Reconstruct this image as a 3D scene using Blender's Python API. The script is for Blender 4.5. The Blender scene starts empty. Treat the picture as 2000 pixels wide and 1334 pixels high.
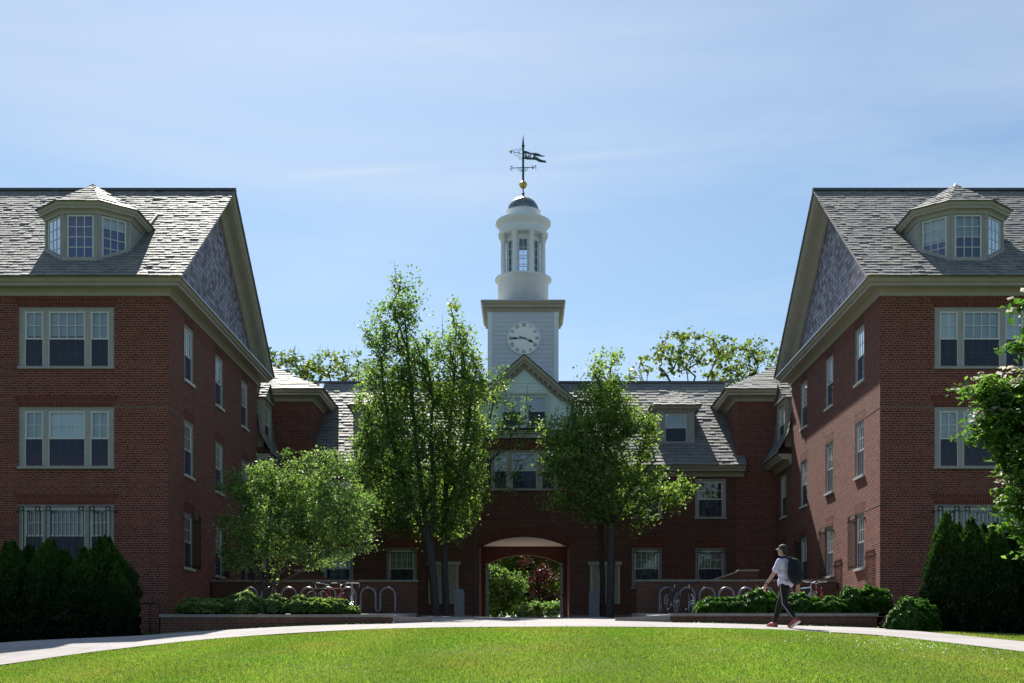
import bpy, bmesh, math, random
import numpy as np
from mathutils import Vector, Matrix
from mathutils.geometry import delaunay_2d_cdt

random.seed(7); rng = np.random.default_rng(11)
SC = bpy.context.scene; COL = SC.collection
R = math.radians

# ------------------------------------------------------------ camera, sky, sun, exposure
F = 2277.0                                   # focal length in photo pixels
cam_d = bpy.data.cameras.new('camera'); cam = bpy.data.objects.new('camera', cam_d); COL.objects.link(cam)
cam.location = (0, 0, 0); cam.rotation_euler = (R(90), 0, 0)
cam_d.sensor_width = 36; cam_d.lens = 36 * F / 2000
cam_d.shift_x = -0.012; cam_d.shift_y = 0.3065
cam_d.clip_start = 0.1; cam_d.clip_end = 2000
SC.camera = cam
SUN = Vector((-0.185, 0.93, 1.0)).normalized()
EL = math.asin(SUN.z); AZ = math.atan2(SUN.x, SUN.y)
w = bpy.data.worlds.new('World'); SC.world = w; w.use_nodes = True
nt = w.node_tree; nt.nodes.clear()
sky = nt.nodes.new('ShaderNodeTexSky'); sky.sky_type = 'NISHITA'; sky.sun_disc = False
sky.sun_elevation = EL; sky.sun_rotation = AZ; sky.altitude = 0; sky.air_density = 1.0; sky.dust_density = 0.55; sky.ozone_density = 2.4
tc = nt.nodes.new('ShaderNodeTexCoord'); mp = nt.nodes.new('ShaderNodeMapping'); mp.inputs['Scale'].default_value = (1.1, 1.6, 9.0)
mp.inputs['Rotation'].default_value = (0, R(-7), 0)
ns = nt.nodes.new('ShaderNodeTexNoise'); ns.inputs['Scale'].default_value = 1.3; ns.inputs['Detail'].default_value = 9; ns.inputs['Roughness'].default_value = 0.55; ns.inputs['Distortion'].default_value = 0.4
cr = nt.nodes.new('ShaderNodeValToRGB'); cr.color_ramp.elements[0].position = 0.42; cr.color_ramp.elements[1].position = 0.86
cr.color_ramp.elements[1].color = (0.6, 0.6, 0.6, 1)
# one thin vapour streak: a great-circle band, broken up by noise
dt = nt.nodes.new('ShaderNodeVectorMath'); dt.operation = 'DOT_PRODUCT'; dt.inputs[1].default_value = Vector((0.062, 0.395, -0.93)).normalized()
nrm = nt.nodes.new('ShaderNodeVectorMath'); nrm.operation = 'NORMALIZE'
mx = nt.nodes.new('ShaderNodeMix'); mx.data_type = 'RGBA'; mx.inputs['B'].default_value = (6.4, 7.1, 7.7, 1)
bg = nt.nodes.new('ShaderNodeBackground'); bg.inputs['Strength'].default_value = 0.064
out = nt.nodes.new('ShaderNodeOutputWorld'); L = nt.links.new
L(tc.outputs['Generated'], mp.inputs['Vector']); L(mp.outputs[0], ns.inputs['Vector']); L(ns.outputs['Fac'], cr.inputs['Fac'])
L(tc.outputs['Generated'], nrm.inputs[0]); L(nrm.outputs[0], dt.inputs[0])
ab = nt.nodes.new('ShaderNodeMath'); ab.operation = 'ABSOLUTE'; L(dt.outputs['Value'], ab.inputs[0])
mr = nt.nodes.new('ShaderNodeMapRange'); mr.inputs['From Min'].default_value = 0.0; mr.inputs['From Max'].default_value = 0.006; mr.inputs['To Min'].default_value = 1; mr.inputs['To Max'].default_value = 0; mr.interpolation_type = 'SMOOTHSTEP'
L(ab.outputs[0], mr.inputs['Value'])
n2 = nt.nodes.new('ShaderNodeTexNoise'); n2.inputs['Scale'].default_value = 6; n2.inputs['Detail'].default_value = 6; L(tc.outputs['Generated'], n2.inputs['Vector'])
sb = nt.nodes.new('ShaderNodeMath'); sb.operation = 'SUBTRACT'; sb.inputs[1].default_value = 0.36; L(n2.outputs['Fac'], sb.inputs[0]); sb.use_clamp = True
sx = nt.nodes.new('ShaderNodeSeparateXYZ'); L(nrm.outputs[0], sx.inputs[0])
x2 = nt.nodes.new('ShaderNodeMath'); x2.operation = 'MULTIPLY'; L(sx.outputs['X'], x2.inputs[0]); L(sx.outputs['X'], x2.inputs[1])
x3 = nt.nodes.new('ShaderNodeMath'); x3.operation = 'MULTIPLY_ADD'; L(x2.outputs[0], x3.inputs[0]); x3.inputs[1].default_value = -22; x3.inputs[2].default_value = 1; x3.use_clamp = True
x4 = nt.nodes.new('ShaderNodeMath'); x4.operation = 'MULTIPLY'; L(x3.outputs[0], x4.inputs[0]); L(mr.outputs[0], x4.inputs[1])
mu = nt.nodes.new('ShaderNodeMath'); mu.operation = 'MULTIPLY'; L(x4.outputs[0], mu.inputs[0]); L(sb.outputs[0], mu.inputs[1])
ad = nt.nodes.new('ShaderNodeMath'); ad.operation = 'MULTIPLY_ADD'; L(mu.outputs[0], ad.inputs[0]); ad.inputs[1].default_value = 1.1
L(cr.outputs['Color'], ad.inputs[2]); ad.use_clamp = True
hsv = nt.nodes.new('ShaderNodeHueSaturation'); hsv.inputs['Saturation'].default_value = 1.0
tn = nt.nodes.new('ShaderNodeMix'); tn.data_type = 'RGBA'; tn.blend_type = 'MULTIPLY'; tn.inputs['Factor'].default_value = 1; tn.inputs['B'].default_value = (0.90, 1.0, 1.0, 1)
L(sky.outputs[0], tn.inputs['A']); L(tn.outputs['Result'], hsv.inputs['Color'])
L(ad.outputs[0], mx.inputs['Factor']); L(hsv.outputs[0], mx.inputs['A']); L(mx.outputs['Result'], bg.inputs['Color']); L(bg.outputs[0], out.inputs[0])
sl = bpy.data.lights.new('sun', 'SUN'); sl.energy = 5.0; sl.angle = R(0.53); sl.color = (1.0, 0.95, 0.86)
so = bpy.data.objects.new('sun', sl); COL.objects.link(so); so.rotation_euler = SUN.to_track_quat('Z', 'Y').to_euler(); so.location = (0, 60, 60)
SC.view_settings.view_transform = 'Standard'; SC.view_settings.look = 'None'; SC.view_settings.gamma = 1; SC.view_settings.exposure = 0.92
SC.cycles.max_bounces = 6; SC.cycles.transparent_max_bounces = 16; SC.cycles.diffuse_bounces = 3

def at(px, py, Y):                            # photo pixel at a known distance -> real point
    return Vector(((px - 1024) * Y / F, Y, (1280 - py) * Y / F))

# ------------------------------------------------------------ materials
MATS = {}
class NT:
    def __init__(s, name, rough=0.7, spec=0.5):
        s.m = bpy.data.materials.new(name); s.m.use_nodes = True; s.t = s.m.node_tree
        s.b = s.t.nodes['Principled BSDF']; s.b.inputs['Roughness'].default_value = rough; s.b.inputs['Specular IOR Level'].default_value = spec
        s.out = s.t.nodes['Material Output']; MATS[name] = s.m
    def n(s, kind, **kw):
        o = s.t.nodes.new('ShaderNode' + kind)
        for k, v in kw.items():
            if k.startswith('i_'):
                o.inputs[k[2:].replace('_', ' ')].default_value = v
            else: setattr(o, k, v)
        return o
    def l(s, a, b): s.t.links.new(a, b)
    def uv(s): return s.n('UVMap').outputs[0]
    def obj(s): return s.n('TexCoord').outputs['Object']
    def noise(s, vec, scale, detail=4, rough=0.55, w=0):
        o = s.n('TexNoise', i_Scale=scale, i_Detail=detail, i_Roughness=rough); s.l(vec, o.inputs['Vector']); return o.outputs['Fac']
    def ramp(s, fac, stops):
        o = s.n('ValToRGB'); e = o.color_ramp.elements
        while len(e) < len(stops): e.new(0.5)
        for i, (p, c) in enumerate(stops): e[i].position = p; e[i].color = (*c, 1) if len(c) == 3 else c
        s.l(fac, o.inputs['Fac']); return o.outputs['Color']
    def mix(s, fac, a, b, mode='MIX'):
        o = s.n('Mix', data_type='RGBA', blend_type=mode)
        for sock, v in (('Factor', fac), ('A', a), ('B', b)):
            if hasattr(v, 'node'): s.l(v, o.inputs[sock])
            else: o.inputs[sock].default_value = v if sock == 'Factor' else ((*v, 1) if len(v) == 3 else v)
        return o.outputs['Result']
    def math(s, op, a, b=0.0, c=None):
        o = s.n('Math', operation=op)
        for i, v in enumerate((a, b) if c is None else (a, b, c)):
            if hasattr(v, 'node'): s.l(v, o.inputs[i])
            else: o.inputs[i].default_value = v
        return o.outputs[0]
    def bump(s, h, strength=0.3, dist=0.01):
        o = s.n('Bump', i_Strength=strength, i_Distance=dist); s.l(h, o.inputs['Height']); s.l(o.outputs[0], s.b.inputs['Normal'])
    def col(s, c): 
        if hasattr(c, 'node'): s.l(c, s.b.inputs['Base Color'])
        else: s.b.inputs['Base Color'].default_value = (*c, 1)

def plain(name, c, rough=0.6, metal=0.0, var=0.12, scale=6, spec=0.5, bump=0.0):
    m = NT(name, rough, spec); m.b.inputs['Metallic'].default_value = metal
    f = m.noise(m.obj(), scale, 5)
    a = tuple(x * (1 - var) for x in c); b = tuple(min(1, x * (1 + var)) for x in c)
    m.col(m.ramp(f, [(0.3, a), (0.7, b)]))
    if bump: m.bump(m.noise(m.obj(), scale * 8, 3), bump, 0.004)
    return m.m

def brick_mat(name, c1, c2, mortar, soldier=False, dark=(0.045, 0.035, 0.035)):
    m = NT(name, 0.85, 0.25); uv = m.uv()
    def bt(wd, off, rh=0.0667):
        o = m.n('TexBrick', offset=off, squash=1.0); m.l(uv, o.inputs['Vector'])
        for k, v in (('Scale', 1.0), ('Brick Width', wd), ('Row Height', rh), ('Mortar Size', 0.0095), ('Mortar Smooth', 0.25), ('Bias', -0.1)): o.inputs[k].default_value = v
        o.inputs['Color1'].default_value = (0, 0, 0, 1); o.inputs['Color2'].default_value = (1, 1, 1, 1); o.inputs['Mortar'].default_value = (0.5, 0.5, 0.5, 1); return o
    if soldier:
        A = bt(0.30, 0.5, 0.074); fac, colr = A.outputs['Fac'], A.outputs['Color']
    else:
        A = bt(0.214, 0.5); B = bt(0.107, 0.5)
        sp = m.n('SeparateXYZ'); m.l(uv, sp.inputs[0])
        row = m.math('FLOOR', m.math('DIVIDE', sp.outputs['Y'], 0.0667)); md = m.math('FLOORED_MODULO', row, 4.0)
        hd = m.math('LESS_THAN', md, 0.5)
        fac = m.mix(hd, A.outputs['Fac'], B.outputs['Fac']); colr = m.mix(hd, A.outputs['Color'], B.outputs['Color'])
    base = m.mix(colr, c1, c2)
    wn = m.n('TexWhiteNoise', noise_dimensions='2D')
    # a few burnt bricks
    base = m.mix(m.ramp(m.noise(uv, 7.0, 2), [(0.57, (0, 0, 0)), (0.63, (0.7, 0.7, 0.7))]), base, dark)
    big = m.noise(uv, 0.45, 4); base = m.mix(m.ramp(big, [(0.35, (0, 0, 0)), (0.7, (0.4, 0.4, 0.4))]), base, tuple(x * 0.55 for x in c1))
    mp2 = m.n('Mapping'); mp2.inputs['Scale'].default_value = (2.6, 0.35, 1); m.l(uv, mp2.inputs['Vector'])
    base = m.mix(m.ramp(m.noise(mp2.outputs[0], 1.0, 5), [(0.48, (0, 0, 0)), (0.72, (0.55, 0.55, 0.55))]), base, (0.055, 0.035, 0.030))
    base = m.mix(m.ramp(m.noise(uv, 0.9, 4, 0.6), [(0.56, (0, 0, 0)), (0.74, (0.5, 0.5, 0.5))]), base, (0.26, 0.085, 0.060))
    sm = m.noise(uv, 40, 3); base = m.mix(0.35, base, m.ramp(sm, [(0.3, tuple(x * 0.7 for x in c1)), (0.7, tuple(x * 1.35 for x in c2))]))
    mc = m.mix(m.noise(uv, 3, 3), tuple(x * 0.45 for x in mortar), mortar)
    m.col(m.mix(fac, base, mc))
    h = m.math('SUBTRACT', m.noise(uv, 55, 3), m.math('MULTIPLY', fac, 0.8)) if not hasattr(fac, 'x') else sm
    m.bump(h, 1.0, 0.022)
    return m.m

def leaf_mat(name, dark, mid, light, trans=0.42, tcol=None, rough=0.5):
    m = NT(name, rough, 0.42); at_ = m.n('Attribute', attribute_name='rnd'); f = at_.outputs['Fac']
    c = m.ramp(f, [(0.0, dark), (0.55, mid), (1.0, light)]); m.col(c)
    tr = m.n('BsdfTranslucent'); g = m.mix(1.0, c, tcol or (1.50, 1.58, 0.85), 'MULTIPLY'); 
    m.l(g, tr.inputs['Color'])
    ms = m.n('MixShader'); ms.inputs[0].default_value = trans
    m.l(m.b.outputs[0], ms.inputs[1]); m.l(tr.outputs[0], ms.inputs[2]); m.l(ms.outputs[0], m.out.inputs['Surface'])
    return m.m

brick_mat('brick', (0.085, 0.021, 0.017), (0.34, 0.068, 0.048), (0.42, 0.30, 0.24))
brick_mat('brick_shaded', (0.080, 0.024, 0.019), (0.23, 0.062, 0.046), (0.30, 0.22, 0.18))  # same brick as the wings, browned so the gatehouse's shade is in the colour
brick_mat('brick_soldier', (0.12, 0.026, 0.019), (0.24, 0.054, 0.038), (0.28, 0.19, 0.13), soldier=True)
brick_mat('brick_low', (0.09, 0.034, 0.024), (0.17, 0.062, 0.044), (0.22, 0.18, 0.14))
plain('trim', (0.37, 0.34, 0.275), 0.5, var=0.08, scale=2.5, bump=0.15)
plain('trim_grey', (0.34, 0.325, 0.305), 0.5, var=0.10, scale=4, bump=0.15)
plain('white_paint', (0.62, 0.62, 0.60), 0.4, var=0.05)
plain('tower_paint', (0.72, 0.76, 0.80), 0.45, var=0.05, scale=1.5)
plain('clapboard', (0.60, 0.69, 0.65), 0.5, var=0.07, scale=3)
plain('clock_white', (0.92, 0.92, 0.90), 0.5, var=0.02)
plain('lead', (0.42, 0.45, 0.50), 0.35, metal=0.6, var=0.15)
plain('ridge_metal', (0.07, 0.08, 0.10), 0.45, var=0.2)
plain('roof_deck', (0.05, 0.05, 0.055), 0.9)
plain('iron', (0.018, 0.020, 0.020), 0.4, metal=0.3, var=0.2)
plain('rack_steel', (0.20, 0.20, 0.24), 0.38, metal=0.55, var=0.15, scale=14)
plain('limestone', (0.28, 0.255, 0.22), 0.8, var=0.15, scale=5, bump=0.2)
plain('coping', (0.20, 0.19, 0.18), 0.85, var=0.2, scale=5, bump=0.3)
plain('plaster', (0.70, 0.60, 0.52), 0.8, var=0.06)
plain('blind_sky_blue', (0.06, 0.085, 0.30), 0.7, var=0.1)  # bluish shades, deepened with the sky's reflection painted into their colour
plain('blind_warm', (0.60, 0.58, 0.50), 0.8, var=0.12, scale=3)
plain('blind', (0.66, 0.72, 0.76), 0.7, var=0.10, scale=2.0)
plain('curtain', (0.24, 0.26, 0.26), 0.8, var=0.22, scale=9)
plain('room_dark', (0.02, 0.02, 0.025), 0.9)
plain('soil', (0.05, 0.038, 0.026), 0.95, var=0.35, scale=3, bump=0.5)
plain('verdigris', (0.045, 0.085, 0.085), 0.45, metal=0.5, var=0.3, scale=20)
plain('gold_old', (0.60, 0.44, 0.16), 0.32, metal=0.9, var=0.25, scale=8)
plain('black_paint', (0.012, 0.012, 0.014), 0.35)
plain('rubber', (0.02, 0.02, 0.02), 0.7)
plain('chrome', (0.62, 0.63, 0.66), 0.25, metal=1.0)
def slate():
    m = NT('slate', 0.5, 0.75); a = m.n('Attribute', attribute_name='rnd').outputs['Fac']
    c = m.ramp(a, [(0.0, (0.14, 0.146, 0.16)), (0.5, (0.185, 0.186, 0.19)), (0.8, (0.235, 0.222, 0.20)), (1.0, (0.17, 0.18, 0.175))])
    n = m.noise(m.obj(), 9, 5); m.col(m.mix(m.ramp(n, [(0.45, (0, 0, 0)), (0.8, (0.5, 0.5, 0.5))]), c, (0.24, 0.22, 0.17)))
    m.l(m.math('MULTIPLY_ADD', n, 0.20, 0.60), m.b.inputs['Roughness']); m.bump(m.noise(m.obj(), 14, 4), 0.9, 0.014)
slate()
def hung_slate():
    m = NT('hung_slate', 0.6, 0.5); uv = m.uv()
    o = m.n('TexBrick', offset=0.5); m.l(uv, o.inputs['Vector'])
    for k, v in (('Scale', 1.0), ('Brick Width', 0.19), ('Row Height', 0.16), ('Mortar Size', 0.013), ('Mortar Smooth', 0.4), ('Bias', 0.0)): o.inputs[k].default_value = v
    o.inputs['Color1'].default_value = (0.085, 0.062, 0.088, 1); o.inputs['Color2'].default_value = (0.46, 0.41, 0.52, 1); o.inputs['Mortar'].default_value = (0.03, 0.025, 0.035, 1)
    sp = m.n('SeparateXYZ'); m.l(uv, sp.inputs[0])
    fr = m.math('FLOORED_MODULO', sp.outputs['Y'], 0.16); h = m.math('SUBTRACT', 0.16, fr)
    m.col(m.mix(m.ramp(m.noise(uv, 1.2, 4), [(0.3, (0, 0, 0)), (0.75, (0.25, 0.25, 0.25))]), o.outputs['Color'], (0.12, 0.085, 0.10)))
    m.bump(m.math('MULTIPLY', h, 1.0), 0.8, 0.15)
hung_slate()
def siding(name, c):
    m = NT(name, 0.5, 0.4); uv = m.uv(); sp = m.n('SeparateXYZ'); m.l(uv, sp.inputs[0])
    n = m.noise(uv, 2, 4); m.col(m.ramp(n, [(0.3, tuple(x * 0.93 for x in c)), (0.7, c)]))
siding('siding_blue', (0.58, 0.63, 0.69)); siding('siding_green', (0.74, 0.86, 0.84))
def glass():
    m = NT('glass', 0.03)
    fr = m.n('Fresnel', i_IOR=1.65); tr = m.n('BsdfTransparent'); tr.inputs[0].default_value = (0.80, 0.86, 0.90, 1)
    gl = m.n('BsdfGlossy', i_Roughness=0.015); 
    nz = m.noise(m.obj(), 1.6, 2); bp = m.n('Bump', i_Strength=0.06, i_Distance=0.02); m.l(nz, bp.inputs['Height']); m.l(bp.outputs[0], gl.inputs['Normal'])
    ms = m.n('MixShader'); f2 = m.math('MULTIPLY_ADD', fr.outputs[0], 1.1, 0.05)
    m.l(f2, ms.inputs[0]); m.l(tr.outputs[0], ms.inputs[1]); m.l(gl.outputs[0], ms.inputs[2]); m.l(ms.outputs[0], m.out.inputs['Surface'])
glass()
def screen():
    m = NT('screen', 0.8); tr = m.n('BsdfTransparent'); ms = m.n('MixShader'); ms.inputs[0].default_value = 0.62
    m.b.inputs['Base Color'].default_value = (0.030, 0.038, 0.085, 1)
    m.l(tr.outputs[0], ms.inputs[1]); m.l(m.b.outputs[0], ms.inputs[2]); m.l(ms.outputs[0], m.out.inputs['Surface'])
screen()
def dome():
    m = NT('dome_metal', 0.33); m.b.inputs['Metallic'].default_value = 0.85; sp = m.n('SeparateXYZ'); m.l(m.uv(), sp.inputs[0])
    n = m.noise(m.obj(), 5, 5)
    m.col(m.mix(m.ramp(n, [(0.32, (0, 0, 0)), (0.52, (1, 1, 1))]), (0.42, 0.36, 0.20), (0.16, 0.21, 0.23))); m.bump(m.noise(m.obj(), 25, 3), 0.3, 0.01)
dome()
def granite():
    m = NT('granite', 0.7); v = m.n('TexVoronoi', i_Scale=70.0); m.l(m.obj(), v.inputs['Vector'])
    m.col(m.mix(m.ramp(v.outputs['Distance'], [(0.2, (0, 0, 0)), (0.6, (1, 1, 1))]), (0.36, 0.36, 0.40), (0.15, 0.15, 0.18))); m.bump(m.noise(m.obj(), 60, 3), 0.3, 0.004)
granite()
def paving():
    m = NT('paving', 0.9, 0.2); uv = m.uv(); n = m.noise(uv, 0.5, 6, 0.65); n2 = m.noise(uv, 60, 3)
    c = m.ramp(n, [(0.3, (0.29, 0.265, 0.265)), (0.5, (0.38, 0.35, 0.35)), (0.72, (0.45, 0.42, 0.41))])
    c = m.mix(0.25, c, m.ramp(n2, [(0.3, (0.13, 0.12, 0.12)), (0.7, (0.45, 0.43, 0.42))]))
    v = m.n('TexVoronoi', i_Scale=0.55, feature='DISTANCE_TO_EDGE'); m.l(uv, v.inputs['Vector'])
    c = m.mix(m.ramp(v.outputs['Distance'], [(0.0, (0.5, 0.5, 0.5)), (0.008, (0, 0, 0))]), c, (0.14, 0.13, 0.12))
    o = m.n('TexBrick', offset=0.5); m.l(uv, o.inputs['Vector'])
    for k_, v_ in (('Scale', 1.0), ('Brick Width', 1.8), ('Row Height', 1.5), ('Mortar Size', 0.014), ('Mortar Smooth', 0.2)): o.inputs[k_].default_value = v_
    c = m.mix(m.math('MULTIPLY', o.outputs['Fac'], 0.6), c, (0.11, 0.10, 0.09))
    c = m.mix(m.ramp(m.noise(uv, 1.7, 5, 0.7), [(0.58, (0, 0, 0)), (0.70, (0.45, 0.45, 0.45))]), c, (0.19, 0.17, 0.165))
    m.col(c); m.bump(n2, 0.4, 0.006)
paving()
def lawn():
    m = NT('lawn', 0.9, 0.15); uv = m.uv(); n = m.noise(uv, 0.6, 5); n2 = m.noise(uv, 30, 3)
    c = m.ramp(n, [(0.3, (0.040, 0.075, 0.012)), (0.7, (0.075, 0.11, 0.020))]); m.col(m.mix(0.4, c, m.ramp(n2, [(0.3, (0.02, 0.03, 0.008)), (0.7, (0.11, 0.13, 0.035))])))
    m.bump(n2, 0.7, 0.02)
lawn()
def grass_blade():
    m = NT('grass_blade', 0.5, 0.35); f = m.n('Attribute', attribute_name='rnd').outputs['Fac']
    c = m.ramp(f, [(0.0, (0.085, 0.19, 0.018)), (0.5, (0.175, 0.30, 0.038)), (0.85, (0.28, 0.35, 0.085)), (1.0, (0.50, 0.42, 0.16))]); 
    n = m.noise(m.obj(), 0.42, 4); c = m.mix(m.ramp(n, [(0.38, (0, 0, 0)), (0.66, (0.75, 0.75, 0.75))]), c, (0.25, 0.245, 0.075))
    n = m.noise(m.obj(), 2.2, 3); c = m.mix(m.ramp(n, [(0.55, (0, 0, 0)), (0.78, (0.45, 0.55, 0.55))]), c, (0.07, 0.19, 0.012))
    wv = m.n('TexWave', i_Scale=0.10, i_Distortion=2.5, i_Detail=2.0); m.l(m.obj(), wv.inputs['Vector']); c = m.mix(m.math('MULTIPLY', wv.outputs['Fac'], 0.38), c, (0.075, 0.17, 0.02))
    m.col(c)
    tr = m.n('BsdfTranslucent'); m.l(m.mix(1.0, c, (1.4, 1.55, 0.75), 'MULTIPLY'), tr.inputs['Color']); ms = m.n('MixShader'); ms.inputs[0].default_value = 0.45
    m.l(m.b.outputs[0], ms.inputs[1]); m.l(tr.outputs[0], ms.inputs[2]); m.l(ms.outputs[0], m.out.inputs['Surface'])
grass_blade()
def bark(name, c):
    m = NT(name, 0.9, 0.2); mp_ = m.n('Mapping'); mp_.inputs['Scale'].default_value = (9, 9, 1.6); m.l(m.obj(), mp_.inputs['Vector'])
    n = m.noise(mp_.outputs[0], 3, 6, 0.7); m.col(m.ramp(n, [(0.3, tuple(x * 0.45 for x in c)), (0.65, c)])); m.bump(n, 0.8, 0.03)
bark('bark', (0.10, 0.088, 0.082)); bark('bark_dark', (0.07, 0.06, 0.05))
leaf_mat('leaf_maple', (0.055, 0.115, 0.03), (0.16, 0.25, 0.065), (0.40, 0.48, 0.16), 0.52)
leaf_mat('leaf_maple_dark', (0.045, 0.10, 0.03), (0.13, 0.22, 0.06), (0.36, 0.45, 0.15), 0.52)
leaf_mat('leaf_small', (0.045, 0.10, 0.030), (0.13, 0.22, 0.065), (0.36, 0.46, 0.18), 0.46)
leaf_mat('leaf_far', (0.05, 0.085, 0.022), (0.11, 0.16, 0.035), (0.24, 0.28, 0.08), 0.5)
leaf_mat('leaf_dogwood', (0.030, 0.080, 0.018), (0.085, 0.18, 0.035), (0.22, 0.34, 0.09), 0.46)
leaf_mat('bract', (0.55, 0.52, 0.40), (0.70, 0.66, 0.55), (0.80, 0.74, 0.66), 0.4, (1, 1, 1))
leaf_mat('leaf_juniper', (0.012, 0.050, 0.008), (0.045, 0.13, 0.014), (0.12, 0.26, 0.025), 0.38)
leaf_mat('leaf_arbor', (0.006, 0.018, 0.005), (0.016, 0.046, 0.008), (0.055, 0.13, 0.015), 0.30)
leaf_mat('leaf_red', (0.03, 0.008, 0.010), (0.075, 0.014, 0.016), (0.16, 0.04, 0.035), 0.4, (1.3, 1.0, 0.9))
plain('skin', (0.48, 0.27, 0.19), 0.5, var=0.06, scale=20)
plain('hair', (0.02, 0.014, 0.010), 0.6, var=0.3, scale=60)
plain('cap_cloth', (0.025, 0.022, 0.028), 0.75); plain('cap_brim', (0.10, 0.09, 0.10), 0.6)
plain('tee', (0.66, 0.60, 0.78), 0.85, var=0.05, scale=15); plain('trousers', (0.005, 0.0055, 0.006), 0.95, var=0.3, scale=12)
plain('side_stripe', (0.45, 0.45, 0.43), 0.7)
plain('pack_cloth', (0.006, 0.008, 0.014), 0.95, var=0.35, scale=14)
plain('shoe_red', (0.30, 0.05, 0.045), 0.5); plain('sole_white', (0.70, 0.68, 0.66), 0.6)

# ------------------------------------------------------------ mesh builder
ORG = {}                                       # world position of each thing's origin
def tag(o, label=None, cat=None, group=None, kind=None):
    if label: o['label'] = label
    if cat: o['category'] = cat
    if group: o['group'] = group
    if kind: o['kind'] = kind
    return o
def empty(name, loc, label=None, cat=None, group=None):
    o = bpy.data.objects.new(name, None); COL.objects.link(o); o.location = loc; o.empty_display_size = 0.3
    ORG[o.name] = Vector(loc); return tag(o, label, cat, group)

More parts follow.
